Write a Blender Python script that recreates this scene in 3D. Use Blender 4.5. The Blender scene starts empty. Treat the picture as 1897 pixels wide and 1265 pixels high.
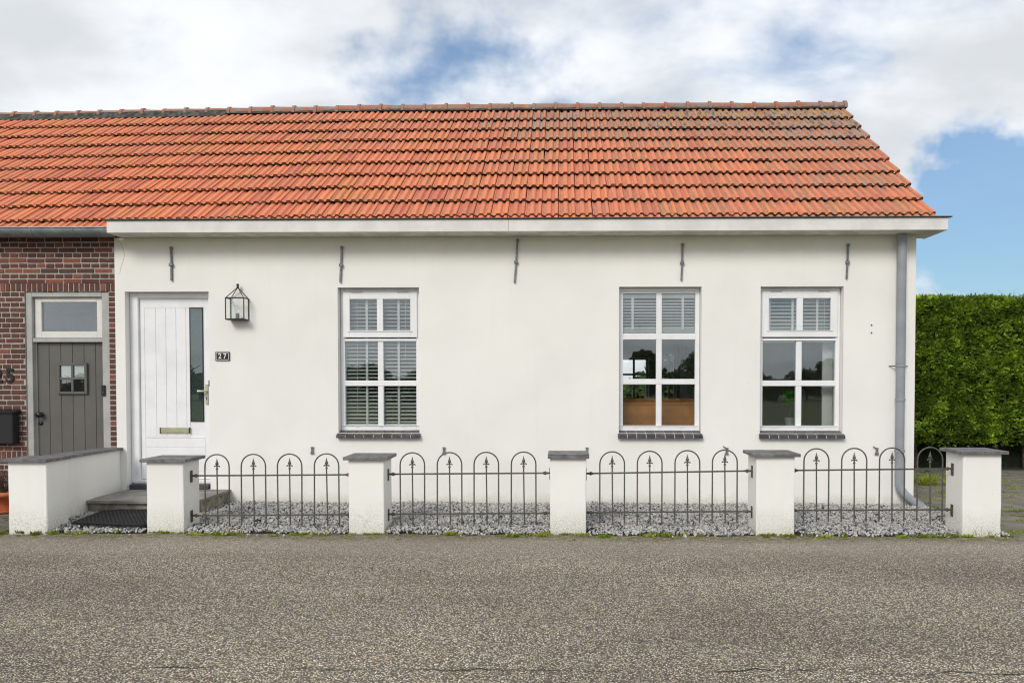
import bpy, math, random
import numpy as np
from math import sin, cos, pi, radians, sqrt, atan2
from mathutils import Vector, Matrix, noise

random.seed(7)
RNG = np.random.default_rng(7)
sc = bpy.context.scene
COL = sc.collection

# ------------------------------------------------------------------ camera
F_PX, W_PX = 1455.0, 1897.0
cd = bpy.data.cameras.new('camera')
cam = bpy.data.objects.new('camera', cd)
COL.objects.link(cam)
cam.location = (0, -9.4, 1.5)
cam.rotation_euler = (radians(90 - 1.4), 0, radians(1.1))
cd.sensor_fit = 'HORIZONTAL'
cd.sensor_width = 36
cd.lens = 36 * F_PX / W_PX
cd.shift_x = -0.0335
cd.shift_y = 0.05696
cd.clip_end = 3000
sc.camera = cam

# ------------------------------------------------------------------ world
SUN_EL, SUN_AZ = 34.0, 202.0      # azimuth clockwise from +Y (behind and left of the camera)
world = bpy.data.worlds.new('World')
sc.world = world
world.use_nodes = True
nt = world.node_tree
nt.nodes.clear()


class NG:
    """short-hand for building node trees"""
    def __init__(s, nt):
        s.nt = nt

    def n(s, typ, **kw):
        nd = s.nt.nodes.new(typ)
        for k, v in kw.items():
            setattr(nd, k, v)
        return nd

    def set(s, sock, v):
        if isinstance(v, bpy.types.NodeSocket):
            s.nt.links.new(v, sock)
        elif v is not None:
            if hasattr(sock, 'default_value') and sock.type in ('RGBA',) and len(v) == 3:
                v = (*v, 1)
            sock.default_value = v

    def math(s, op, a, b=None, c=None, clamp=False):
        nd = s.n('ShaderNodeMath', operation=op)
        nd.use_clamp = clamp
        s.set(nd.inputs[0], a)
        if b is not None: s.set(nd.inputs[1], b)
        if c is not None: s.set(nd.inputs[2], c)
        return nd.outputs[0]

    def vmath(s, op, a, b=None, scale=None):
        nd = s.n('ShaderNodeVectorMath', operation=op)
        s.set(nd.inputs[0], a)
        if b is not None: s.set(nd.inputs[1], b)
        if scale is not None: s.set(nd.inputs[3], scale)
        return nd.outputs['Value'] if op in ('LENGTH', 'DISTANCE', 'DOT_PRODUCT') else nd.outputs[0]

    def ramp(s, x, lo, hi, a=0.0, b=1.0):
        nd = s.n('ShaderNodeMapRange')
        nd.interpolation_type = 'SMOOTHSTEP'
        s.set(nd.inputs[0], x); s.set(nd.inputs[1], lo); s.set(nd.inputs[2], hi)
        s.set(nd.inputs[3], a); s.set(nd.inputs[4], b)
        return nd.outputs[0]

    def mix(s, f, a, b, mode='MIX'):
        nd = s.n('ShaderNodeMix', data_type='RGBA', blend_type=mode)
        s.set(nd.inputs[0], f); s.set(nd.inputs[6], a); s.set(nd.inputs[7], b)
        return nd.outputs[2]

    def noise(s, vec, scale, detail=3, rough=.55, dist=0.0):
        nd = s.n('ShaderNodeTexNoise')
        if vec is not None: s.set(nd.inputs['Vector'], vec)
        nd.inputs['Scale'].default_value = scale
        nd.inputs['Detail'].default_value = detail
        nd.inputs['Roughness'].default_value = rough
        nd.inputs['Distortion'].default_value = dist
        return nd.outputs[0]

    def mapping(s, vec, scale=(1, 1, 1), loc=(0, 0, 0), rot=(0, 0, 0)):
        nd = s.n('ShaderNodeMapping')
        s.set(nd.inputs[0], vec)
        nd.inputs[1].default_value = loc
        nd.inputs[2].default_value = rot
        nd.inputs[3].default_value = scale
        return nd.outputs[0]


g = NG(nt)
tc = g.n('ShaderNodeTexCoord').outputs['Generated']
sky = g.n('ShaderNodeTexSky', sky_type='NISHITA')
sky.sun_disc = False
sky.sun_elevation = radians(SUN_EL)
sky.sun_rotation = radians(SUN_AZ)
sky.air_density = 1.0
sky.dust_density = 0.6
sky.ozone_density = 1.6
sep = g.n('ShaderNodeSeparateXYZ')
g.set(sep.inputs[0], tc)
# cloud deck: the direction is projected on a slab, so that clouds flatten toward the horizon
zz = g.math('ADD', g.math('MAXIMUM', sep.outputs[2], 0.0), 0.30)
comb = g.n('ShaderNodeCombineXYZ')
g.set(comb.inputs[0], g.math('DIVIDE', sep.outputs[0], zz))
g.set(comb.inputs[1], g.math('DIVIDE', sep.outputs[1], zz))
cv = comb.outputs[0]
n1 = g.noise(g.mapping(cv, (1, 1, 1), (3.1, 1.7, 0.3)), 1.5, 6, .52, .3)
n2 = g.noise(g.mapping(cv, (1, 1, 1), (9.1, 4.7, 2.3)), 5.0, 5, .55, .2)
cover = g.math('ADD', n1, g.math('MULTIPLY', g.math('SUBTRACT', n2, .5), .32))
# breaks in the deck, where the photograph shows blue
wn = g.n('ShaderNodeTexNoise'); wn.inputs['Scale'].default_value = 5.5; wn.inputs['Detail'].default_value = 5; wn.inputs['Roughness'].default_value = .6
g.set(wn.inputs['Vector'], tc)
warp = g.vmath('ADD', tc, g.vmath('SCALE', g.vmath('SUBTRACT', wn.outputs['Color'], (.5, .5, .5)), scale=.30))
for (dx, dy, dz, rad, amt) in ((-.18, .885, .425, .08, .03), (-.255, .897, .362, .07, .08), (-.11, .912, .392, .09, .07),
                               (-.205, .92, .334, .11, .12), (-.12, .94, .335, .11, .13), (-.02, .94, .335, .08, .12),
                               (.50, .85, .235, .11, .26), (.47, .87, .15, .15, .30), (.41, .885, .20, .08, .20), (.60, .80, .10, .22, .18),
                               (-.75, .60, .55, .25, .15), (.55, -.6, .5, .3, .2), (-.2, -.5, .8, .3, .15)):
    d = g.vmath('DISTANCE', warp, (dx, dy, dz))
    cover = g.math('SUBTRACT', cover, g.ramp(d, 0.0, rad, amt, 0.0))
mask = g.math('MAXIMUM', g.ramp(cover, .21, .47), .06)
lum = g.noise(g.mapping(cv, (1, 1.2, 1), (1.3, 7.7, 4.0)), 2.6, 5, .5, .1)
cc = g.mix(g.ramp(lum, .34, .62), (5.4, 5.65, 5.95), (7.4, 7.6, 7.85))
skyc = g.mix(1.0, sky.outputs[0], g.mix(g.ramp(sep.outputs[2], .0, .45), (0.40, 0.56, 0.66), (0.80, 0.93, 1.0)), 'MULTIPLY')
skyc = g.mix(g.math('MULTIPLY', g.ramp(sep.outputs[2], .0, .5, 1.0, .25), .10), skyc, (6.0, 6.6, 7.2))
final = g.mix(mask, skyc, cc)
bg = g.n('ShaderNodeBackground')
g.set(bg.inputs[0], final)
bg.inputs[1].default_value = 0.10
out = g.n('ShaderNodeOutputWorld')
nt.links.new(bg.outputs[0], out.inputs[0])

sd = bpy.data.lights.new('sun', 'SUN')
sd.energy = 1.5
sd.angle = radians(22)
sd.color = (1.0, 0.935, 0.85)
sun = bpy.data.objects.new('sun', sd)
COL.objects.link(sun)
az = radians(SUN_AZ)
sv = Vector((sin(az) * cos(radians(SUN_EL)), cos(az) * cos(radians(SUN_EL)), sin(radians(SUN_EL))))
sun.rotation_euler = sv.to_track_quat('Z', 'Y').to_euler()
sun.location = (-6, -20, 20)

sc.view_settings.view_transform = 'Standard'
sc.view_settings.look = 'None'
sc.view_settings.exposure = 0.42
sc.view_settings.gamma = 1
sc.view_settings.use_curve_mapping = False
sc.render.engine = 'CYCLES'
sc.cycles.pixel_filter_type = 'BLACKMAN_HARRIS'
sc.cycles.filter_width = 1.15
sc.cycles.max_bounces = 8
sc.cycles.transparent_max_bounces = 16


# ------------------------------------------------------------------ materials
def newmat(name):
    m = bpy.data.materials.new(name)
    m.use_nodes = True
    m.node_tree.nodes.clear()
    g = NG(m.node_tree)
    p = g.n('ShaderNodeBsdfPrincipled')
    o = g.n('ShaderNodeOutputMaterial')
    m.node_tree.links.new(p.outputs[0], o.inputs[0])
    return m, g, p


def wpos(g):
    return g.n('ShaderNodeNewGeometry').outputs['Position']


def orand(g):
    a = g.n('ShaderNodeObjectInfo').outputs['Random']
    b = g.n('ShaderNodeAttribute', attribute_name='rnd').outputs['Fac']
    return g.math('FRACT', g.math('ADD', a, b))


def bump(g, p, h, strength, dist):
    b = g.n('ShaderNodeBump')
    b.inputs['Strength'].default_value = strength
    b.inputs['Distance'].default_value = dist
    g.set(b.inputs['Height'], h)
    g.set(p.inputs['Normal'], b.outputs[0])
    return b


def simple(name, col, rough=.6, var=.12, scale=6.0, metal=0.0, bs=0.15, bd=.002, bscale=60, spec=.5, col2=None, rv=0.0):
    m, g, p = newmat(name)
    P = wpos(g)
    n = g.noise(P, scale, 4, .6)
    c2 = col2 or tuple(max(0, c * (1 - var * 2)) for c in col)
    c1 = tuple(min(1, c * (1 + var * .4)) for c in col)
    c = g.mix(g.ramp(n, .35, .65), c2, c1)
    if rv:
        r = orand(g)
        c = g.mix(1.0, c, g.mix(r, (1 - rv,) * 3, (1 + rv,) * 3), 'MULTIPLY')
    g.set(p.inputs['Base Color'], c)
    p.inputs['Roughness'].default_value = rough
    p.inputs['Metallic'].default_value = metal
    p.inputs['Specular IOR Level'].default_value = spec
    if bs:
        bump(g, p, g.noise(P, bscale, 3, .6), bs, bd)
    return m


def plaster(name, base, dirt_top=.28):
    m, g, p = newmat(name)
    P = wpos(g)
    s = g.n('ShaderNodeSeparateXYZ'); g.set(s.inputs[0], P)
    big = g.noise(P, .9, 4, .55, .4)
    c = g.mix(g.ramp(big, .3, .7), tuple(v * .955 for v in base), tuple(min(1, v * 1.02) for v in base))
    # noise-broken yellowish tint, stronger towards the top of the wall
    top_tint = g.ramp(g.math('ADD', s.outputs[2], g.math('MULTIPLY', g.noise(P, 3.5, 5, .65), .5)), 3.15, 3.5)
    c = g.mix(g.math('MULTIPLY', top_tint, .40), c, (.72, .68, .42))
    # faint rain streaks
    st = g.noise(g.mapping(P, (9, 9, .5)), 1.0, 3, .6)
    c = g.mix(g.ramp(st, .55, .8, 0, .10), c, (.60, .59, .50))
    # splash dirt and algae specks at the foot
    fine = g.noise(P, 75, 4, .7)
    mid = g.noise(P, 6, 3, .6)
    hgt = g.math('ADD', s.outputs[2], g.math('MULTIPLY', g.math('SUBTRACT', mid, .5), .35))
    foot = g.ramp(hgt, .02, dirt_top, 1.0, 0.0)
    c = g.mix(g.math('MULTIPLY', g.math('MULTIPLY', foot, g.ramp(mid, .3, .6, .45, 1)), g.ramp(fine, .42, .60, .12, .80)), c, (.40, .38, .28))
    low = g.ramp(hgt, -.02, .09, 1.0, 0.0)
    c = g.mix(g.math('MULTIPLY', low, g.ramp(mid, .45, .6, .1, .6)), c, (.22, .24, .10))
    # long damp stains below sills and eaves, and uneven repaint patches
    pt = g.noise(g.mapping(P, (.8, 1, 1.1), (4, 0, 2)), 1.6, 2, .4)
    c = g.mix(g.ramp(pt, .50, .62, 0, .06), c, (.70, .69, .64))
    # scattered small blemishes
    v = g.n('ShaderNodeTexVoronoi'); v.feature = 'F1'
    g.set(v.inputs['Vector'], P); v.inputs['Scale'].default_value = 3.1
    c = g.mix(g.ramp(v.outputs['Distance'], .012, .022, .45, 0), c, (.35, .33, .26))
    g.set(p.inputs['Base Color'], c)
    p.inputs['Roughness'].default_value = .85
    p.inputs['Specular IOR Level'].default_value = .25
    h = g.math('ADD', g.math('MULTIPLY', g.noise(P, 2.2, 3, .5), 1.0), g.math('MULTIPLY', g.noise(P, 90, 4, .7), .10))
    bump(g, p, h, .35, .02)
    return m


M = {}
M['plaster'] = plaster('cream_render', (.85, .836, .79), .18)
M['pillar'] = plaster('pillar_render', (.85, .84, .80), .34)
M['white'] = simple('white_paint', (.84, .84, .845), .38, .03, 4, bs=.05, bscale=30)
M['offwhite'] = simple('weathered_white_board', (.74, .73, .69), .55, .06, 3, bs=.12, bscale=25)
M['soffit'] = simple('soffit_board', (.70, .68, .61), .6, .12, 5, bs=.15)
M['zinc'] = simple('zinc', (.34, .36, .38), .42, .15, 7, metal=.55, bs=.1, bscale=15)
M['zinc_dark'] = simple('zinc_trim', (.10, .105, .11), .45, .15, 7, metal=.4)
M['pipe'] = simple('grey_pipe', (.30, .32, .345), .6, .07, 3, bs=.05, spec=.3)
M['slate'] = simple('bluestone_coping', (.175, .17, .172), .62, .2, 12, bs=.3, bscale=80)
M['slate_edge'] = simple('bluestone_threshold', (.07, .073, .08), .6, .15, 12, bs=.3)
M['sillbrick'] = simple('glazed_sill_brick', (.065, .062, .066), .42, .2, 30, rv=.3, bs=.3)
M['mortar_light'] = simple('light_mortar', (.70, .69, .66), .9, .1, 40, bs=.5)
M['iron'] = simple('painted_iron', (.105, .105, .098), .5, .25, 25, metal=.25, bs=.4, bscale=150, bd=.001, col2=(.07, .075, .055))
M['anchor'] = simple('grey_anchor_iron', (.21, .22, .235), .5, .2, 30, metal=.2, bs=.3)
M['rust'] = simple('rusted_bracket', (.12, .085, .06), .7, .3, 40, metal=.2, bs=.5, col2=(.05, .05, .045))
M['greydoor'] = simple('grey_door_paint', (.125, .12, .108), .36, .05, 3, bs=.06, bscale=20)
M['greyframe'] = simple('light_grey_frame_paint', (.42, .42, .395), .45, .06, 5, bs=.08)
M['cream_sash'] = simple('cream_sash_paint', (.72, .71, .66), .42, .04, 5, bs=.05)
M['black'] = simple('black_metal', (.013, .013, .014), .38, .1, 10, bs=.1)
M['rubber'] = simple('black_rubber', (.013, .013, .014), .7, .2, 60, bs=.3)
M['brass'] = simple('champagne_metal', (.52, .51, .34), .3, .08, 10, metal=.35, bs=.0)
M['concrete'] = simple('mossy_concrete', (.34, .32, .26), .9, .25, 9, bs=.5, bscale=60, col2=(.17, .165, .10))
M['slab'] = simple('brown_grey_slab', (.27, .245, .215), .75, .2, 5, bs=.35, bscale=70, col2=(.18, .17, .15), rv=.1)
M['terracotta'] = simple('terracotta', (.52, .15, .055), .7, .12, 12, bs=.2)
M['soil'] = simple('soil', (.045, .035, .025), .95, .3, 20, bs=.8, bd=.01)
M['leather'] = simple('tan_leather', (.72, .27, .06), .5, .25, 3, bs=.3, bscale=25, col2=(.5, .18, .04))
M['blind'] = simple('blind_white', (.82, .84, .81), .45, .03, 5, bs=0)
M['inner'] = simple('interior_paint', (.66, .66, .63), .85, .04, 2, bs=0)
M['floorwood'] = simple('interior_floor', (.22, .14, .08), .5, .2, 4, bs=.1)
M['darkfab'] = simple('dark_fabric', (.03, .03, .032), .9, .2, 20, bs=.2)
M['chrome'] = simple('chrome', (.6, .6, .6), .15, .02, 5, metal=1, bs=0)
M['lampmetal'] = simple('lamp_grey', (.2, .21, .2), .3, .1, 5, metal=.5, bs=0)
M['greypot'] = simple('grey_ceramic', (.30, .31, .31), .5, .08, 5, bs=.05)
M['bark'] = simple('bark', (.09, .065, .045), .9, .3, 25, bs=.7, bd=.01)
M['deadtwig'] = simple('dry_twig', (.15, .10, .07), .9, .3, 30, bs=0)
M['redleaf'] = simple('fallen_leaf', (.42, .10, .05), .7, .3, 60, bs=.2, col2=(.28, .13, .05))
M['signwhite'] = simple('sign_white', (.8, .8, .78), .5, .03, 20, bs=0)
M['mortar'] = simple('mortar', (.44, .41, .36), .95, .12, 30, bs=.5, bscale=150)
M['wood_under'] = simple('roof_felt', (.025, .022, .02), .95, .2, 10, bs=.2)


def glassmat(name, refl=.10, tint=(.965, .985, .975), plain=False):
    m = bpy.data.materials.new(name)
    m.use_nodes = True
    m.node_tree.nodes.clear()
    g = NG(m.node_tree)
    tr = g.n('ShaderNodeBsdfTransparent'); tr.inputs[0].default_value = (*tint, 1)
    gl = g.n('ShaderNodeBsdfGlossy'); gl.inputs['Roughness'].default_value = 0.0
    gl.inputs['Color'].default_value = (.93, .97, 1, 1)
    lw = g.n('ShaderNodeFresnel'); lw.inputs[0].default_value = 1.5
    # slight waviness of the pane
    b = g.n('ShaderNodeBump'); b.inputs['Strength'].default_value = .05; b.inputs['Distance'].default_value = .01
    g.set(b.inputs['Height'], g.noise(wpos(g), 2.5, 2, .5))
    g.set(gl.inputs['Normal'], b.outputs[0])
    fac = g.math('ADD', lw.outputs[0], refl - .04, clamp=True)
    mx = g.n('ShaderNodeMixShader')
    g.set(mx.inputs[0], refl if plain else fac)
    m.node_tree.links.new(tr.outputs[0], mx.inputs[1])
    m.node_tree.links.new(gl.outputs[0], mx.inputs[2])
    o = g.n('ShaderNodeOutputMaterial')
    m.node_tree.links.new(mx.outputs[0], o.inputs[0])
    return m


M['glass'] = glassmat('window_glass', .115)
M['glass_dark'] = glassmat('tinted_door_glass', .13, (.55, .6, .58))
M['glass_sky'] = glassmat('old_reflecting_glass', .13)
M['glass_thin'] = glassmat('lantern_glass', .045, (.985, .99, .985), True)


def brickmat():
    m, g, p = newmat('dark_red_brick')
    P = wpos(g)
    r = orand(g)
    r2 = g.math('FRACT', g.math('MULTIPLY', r, 13.7))
    c = g.mix(r, (.135, .050, .038), (.092, .042, .034))
    c = g.mix(g.ramp(r2, .78, .95), c, (.24, .085, .055))
    c = g.mix(g.ramp(g.noise(P, 30, 4, .65), .45, .75, 0, .5), c, (.06, .035, .03))
    c = g.mix(g.ramp(g.noise(P, 12, 3, .6), .62, .8, 0, .35), c, (.40, .34, .29))
    g.set(p.inputs['Base Color'], c)
    p.inputs['Roughness'].default_value = .9
    bump(g, p, g.noise(P, 70, 4, .7), .6, .004)
    return m


M['brick'] = brickmat()


def tilemat():
    m, g, p = newmat('clay_roof_tile')
    P = wpos(g)
    s = g.n('ShaderNodeSeparateXYZ'); g.set(s.inputs[0], P)
    r = orand(g)
    r2 = g.math('FRACT', g.math('MULTIPLY', r, 17.3))
    a = g.n('ShaderNodeAttribute', attribute_name='tv')
    sa = g.n('ShaderNodeSeparateXYZ'); g.set(sa.inputs[0], a.outputs['Vector'])
    val = sa.outputs[2]                     # 1 in the pans, 0 on the rolls
    off = g.n('ShaderNodeCombineXYZ')
    g.set(off.inputs[0], g.math('MULTIPLY', r, 41.0)); g.set(off.inputs[1], g.math('MULTIPLY', r2, 23.0))
    Q = g.vmath('ADD', P, off.outputs[0])
    c = g.mix(r, (.74, .245, .115), (.65, .21, .125))
    c = g.mix(g.ramp(r2, .75, 1.0), c, (.70, .25, .10))
    c = g.mix(g.ramp(r2, .0, .22, 1.0, 0.0), c, (.54, .165, .105))
    c = g.mix(g.ramp(g.noise(Q, 9, 4, .65), .35, .7, 0, .45), c, (.70, .26, .13))
    # black pitting
    c = g.mix(g.ramp(g.noise(Q, 70, 3, .7), .60, .70, 0, .55), c, (.16, .07, .05))
    # grey-brown weathering that gathers in the pans as streaks down the slope
    u = g.n('ShaderNodeCombineXYZ')
    g.set(u.inputs[0], g.math('ADD', g.math('MULTIPLY', sa.outputs[0], 7.0), g.math('MULTIPLY', r, 60.0)))
    g.set(u.inputs[1], g.math('MULTIPLY', sa.outputs[1], 1.6)); g.set(u.inputs[2], g.math('MULTIPLY', r2, 31.0))
    stn = g.noise(u.outputs[0], 1.0, 4, .65)
    spk = g.noise(Q, 45, 4, .75)
    big = g.noise(P, .55, 3, .5)
    # the weather side (toward the gable and the ridge) carries more lichen
    grad = g.math('ADD', g.ramp(s.outputs[0], -2.5, 4.2, .0, .14), g.math('MULTIPLY', g.ramp(s.outputs[2], 4.3, 5.8, 0, .25), g.ramp(s.outputs[0], -4.0, 1.5, .12, 1.0)))
    k = g.math('ADD', g.math('ADD', g.math('MULTIPLY', val, .17), grad), g.math('ADD', g.math('MULTIPLY', g.math('SUBTRACT', big, .5), .35), g.math('MULTIPLY', g.math('SUBTRACT', r2, .5), .12)))
    st = g.math('ADD', g.math('ADD', stn, g.math('MULTIPLY', g.math('SUBTRACT', spk, .5), .5)), k)
    c = g.mix(g.ramp(st, .54, .80, 0, .66), c, (.31, .185, .12))
    c = g.mix(g.ramp(st, .80, 1.0, 0, .85), c, (.33, .32, .285))
    # dark crust spots
    c = g.mix(g.ramp(g.math('ADD', stn, g.math('MULTIPLY', grad, .6)), .72, .80, 0, .7), c, (.07, .06, .055))
    # yellow lichen rosettes near the ridge
    yl = g.math('ADD', g.noise(P, 7, 5, .7), g.math('ADD', g.ramp(s.outputs[2], 4.9, 5.75, -.16, .07), g.ramp(s.outputs[0], -3, 3.5, -.06, .03)))
    c = g.mix(g.ramp(yl, .62, .68, 0, .85), c, (.50, .27, .03))
    # pale salt bloom
    c = g.mix(g.ramp(g.noise(Q, 16, 4, .7), .72, .8, 0, .5), c, (.62, .50, .44))
    g.set(p.inputs['Base Color'], c)
    p.inputs['Roughness'].default_value = .82
    p.inputs['Specular IOR Level'].default_value = .3
    h = g.math('ADD', g.noise(Q, 22, 3, .6), g.math('MULTIPLY', spk, .5))
    bump(g, p, h, .5, .004)
    return m


M['tile'] = tilemat()
M['tile_edge'] = simple('mossy_tile_edge', (.21, .095, .038), .95, .3, 14, bs=.7, bscale=90, bd=.004, col2=(.045, .045, .018), rv=.3)


def ridgemat():
    m, g, p = newmat('ridge_tile_clay')
    P = wpos(g)
    r = orand(g)
    c = g.mix(r, (.42, .14, .08), (.33, .15, .10))
    n = g.noise(P, 9, 5, .7)
    c = g.mix(g.ramp(n, .40, .60, 0, .85), c, (.26, .235, .20))
    c = g.mix(g.ramp(g.noise(P, 5, 5, .7), .60, .66, 0, .8), c, (.48, .26, .04))
    c = g.mix(g.ramp(g.noise(P, 30, 4, .7), .6, .7, 0, .6), c, (.07, .06, .05))
    g.set(p.inputs['Base Color'], c)
    p.inputs['Roughness'].default_value = .9
    bump(g, p, g.noise(P, 40, 4, .7), .7, .006)
    return m


M['ridge'] = ridgemat()
M['ridge_mortar'] = simple('ridge_mortar', (.085, .085, .07), .95, .4, 14, bs=.8, bscale=40, bd=.01, col2=(.03, .03, .028))


def roadmat():
    m, g, p = newmat('chip_asphalt')
    P = wpos(g)
    s = g.n('ShaderNodeSeparateXYZ'); g.set(s.inputs[0], P)
    v = g.n('ShaderNodeTexVoronoi'); v.feature = 'F1'
    g.set(v.inputs['Vector'], g.mapping(P, (1, 1, 1)))
    v.inputs['Scale'].default_value = 104
    v.inputs['Randomness'].default_value = 1
    sc_ = g.n('ShaderNodeSeparateXYZ'); g.set(sc_.inputs[0], v.outputs['Color'])
    r1, r2 = sc_.outputs[0], sc_.outputs[1]
    stone = g.mix(g.ramp(r1, .1, .95), (.13, .117, .098), (.56, .52, .45))
    stone = g.mix(g.ramp(r2, .88, .92), stone, (.46, .35, .21))
    stone = g.mix(g.ramp(r2, .12, .07), stone, (.78, .75, .69))
    core = g.ramp(v.outputs['Distance'], .34, .60, 1, 0)
    c = g.mix(core, (.066, .060, .051), stone)
    # tracks worn paler, patches and oil
    big = g.noise(g.mapping(P, (.35, 1.1, 1)), 1.0, 4, .55, .3)
    c = g.mix(1.0, c, g.mix(g.ramp(big, .3, .7), (1.16, 1.085, .99), (1.66, 1.57, 1.42)), 'MULTIPLY')
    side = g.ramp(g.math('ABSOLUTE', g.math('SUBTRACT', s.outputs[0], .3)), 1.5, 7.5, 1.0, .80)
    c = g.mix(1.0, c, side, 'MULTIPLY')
    # washed-out sandy margin beside the gravel
    wob = g.math('MULTIPLY', g.math('SUBTRACT', g.noise(P, 1.3, 4, .6), .5), .5)
    yy = g.math('ADD', s.outputs[1], wob)
    band = g.math('MULTIPLY', g.ramp(yy, -3.2, -2.25, 0, 1), g.ramp(g.noise(P, 45, 3, .7), .38, .62, .12, .55))
    c = g.mix(band, c, (.40, .35, .28))
    edge = g.math('MULTIPLY', g.ramp(yy, -2.22, -1.90, 0, 1), g.ramp(g.noise(P, 14, 4, .7), .38, .6, .15, .9))
    c = g.mix(edge, c, g.mix(g.ramp(g.noise(P, 5, 4, .7), .45, .6), (.15, .115, .07), (.12, .125, .045)))
    # the crack along the old joint
    cw = g.noise(g.mapping(P, (1, 0, 0)), 1.4, 6, .7)
    cy = g.math('ADD', -5.36, g.math('MULTIPLY', g.math('SUBTRACT', cw, .5), .35))
    cd_ = g.math('ABSOLUTE', g.math('SUBTRACT', s.outputs[1], cy))
    cm = g.math('MULTIPLY', g.ramp(cd_, .003, .016, 1, 0), g.ramp(g.noise(g.mapping(P, (1, 0, 0), (5, 0, 0)), 1.9, 4, .6), .43, .58))
    c = g.mix(cm, c, (.012, .011, .010))
    g.set(p.inputs['Base Color'], c)
    p.inputs['Roughness'].default_value = .8
    p.inputs['Specular IOR Level'].default_value = .4
    h = g.math('SUBTRACT', g.math('MULTIPLY', g.ramp(v.outputs['Distance'], .1, .7, 1, 0), 1.0), g.math('MULTIPLY', cm, 1.5))
    bump(g, p, h, .9, .006)
    return m


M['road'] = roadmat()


def stonemat():
    m, g, p = newmat('grey_gravel_chips')
    P = wpos(g)
    r = g.n('ShaderNodeAttribute', attribute_name='rnd').outputs['Fac']
    r2 = g.math('FRACT', g.math('MULTIPLY', r, 31.7))
    c = g.mix(r, (.26, .255, .245), (.54, .53, .505))
    c = g.mix(g.ramp(r2, .90, .93), c, (.52, .47, .40))
    c = g.mix(g.ramp(r2, .10, .07), c, (.10, .105, .12))
    c = g.mix(g.ramp(g.noise(P, 90, 3, .7), .5, .7, 0, .35), c, (.62, .61, .60))
    g.set(p.inputs['Base Color'], c)
    p.inputs['Roughness'].default_value = .75
    return m


M['gravel'] = stonemat()
M['gravel_bed'] = simple('gravel_bed', (.055, .052, .046), .95, .3, 25, bs=.8, bscale=50, bd=.01)


def pavermat(name, a, b):
    m, g, p = newmat(name)
    P = wpos(g)
    r = orand(g)
    c = g.mix(r, a, b)
    c = g.mix(g.ramp(g.noise(P, 8, 5, .65), .40, .68, 0, .55), c, (.13, .125, .10))
    c = g.mix(g.ramp(g.noise(P, 4.5, 5, .7), .47, .62, 0, .7), c, (.125, .130, .055))
    c = g.mix(g.ramp(g.noise(P, 80, 3, .7), .6, .72, 0, .5), c, (.40, .38, .35))
    g.set(p.inputs['Base Color'], c)
    p.inputs['Roughness'].default_value = .9
    bump(g, p, g.noise(P, 60, 4, .7), .6, .005)
    return m


M['paver'] = pavermat('mossy_paving', (.17, .15, .125), (.23, .205, .17))
M['paver_dark'] = pavermat('dark_brick_paving', (.09, .075, .075), (.15, .12, .115))


def leafmat(name, a, b, dark, trans=.25, rough=.5):
    m, g, p = newmat(name)
    P = wpos(g)
    r = g.n('ShaderNodeAttribute', attribute_name='rnd').outputs['Fac']
    c = g.mix(g.ramp(r, .0, .8), a, b)
    c = g.mix(g.ramp(g.noise(P, 2.2, 3, .6), .4, .62, .55, 0), c, dark)
    g.set(p.inputs['Base Color'], c)
    p.inputs['Roughness'].default_value = rough
    p.inputs['Specular IOR Level'].default_value = .3
    tl = g.n('ShaderNodeBsdfTranslucent')
    g.set(tl.inputs[0], g.mix(1.0, c, (1.1, 1.2, .6), 'MULTIPLY'))
    mx = g.n('ShaderNodeMixShader'); mx.inputs[0].default_value = trans
    o = [n for n in m.node_tree.nodes if n.type == 'OUTPUT_MATERIAL'][0]
    m.node_tree.links.new(p.outputs[0], mx.inputs[1])
    m.node_tree.links.new(tl.outputs[0], mx.inputs[2])
    m.node_tree.links.new(mx.outputs[0], o.inputs[0])
    return m


M['hedge'] = leafmat('conifer_spray', (.10, .18, .018), (.62, .82, .09), (.09, .15, .016), .32)
M['hedge_core'] = simple('hedge_inner_shade', (.012, .020, .006), .95, .3, 8, bs=.8, bscale=20, bd=.03)  # near-black green: the darkness inside the hedge, put into the colour
M['leaf'] = leafmat('tree_leaf', (.035, .07, .015), (.08, .12, .03), (.03, .055, .012), .2)
M['weed'] = leafmat('weed_leaf', (.16, .24, .02), (.36, .42, .05), (.15, .17, .03), .3)
M['topiary'] = leafmat('topiary_leaf', (.06, .26, .03), (.12, .42, .05), (.05, .2, .02), .3)


def fieldmat():
    m, g, p = newmat('meadow_ground')
    P = wpos(g)
    c = g.mix(g.ramp(g.noise(P, .35, 5, .6), .35, .65), (.055, .075, .02), (.10, .115, .035))
    c = g.mix(g.ramp(g.noise(P, 14, 4, .7), .5, .7, 0, .6), c, (.12, .10, .055))
    g.set(p.inputs['Base Color'], c)
    p.inputs['Roughness'].default_value = .95
    bump(g, p, g.noise(P, 30, 4, .7), .8, .03)
    return m


M['field'] = fieldmat()


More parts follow.
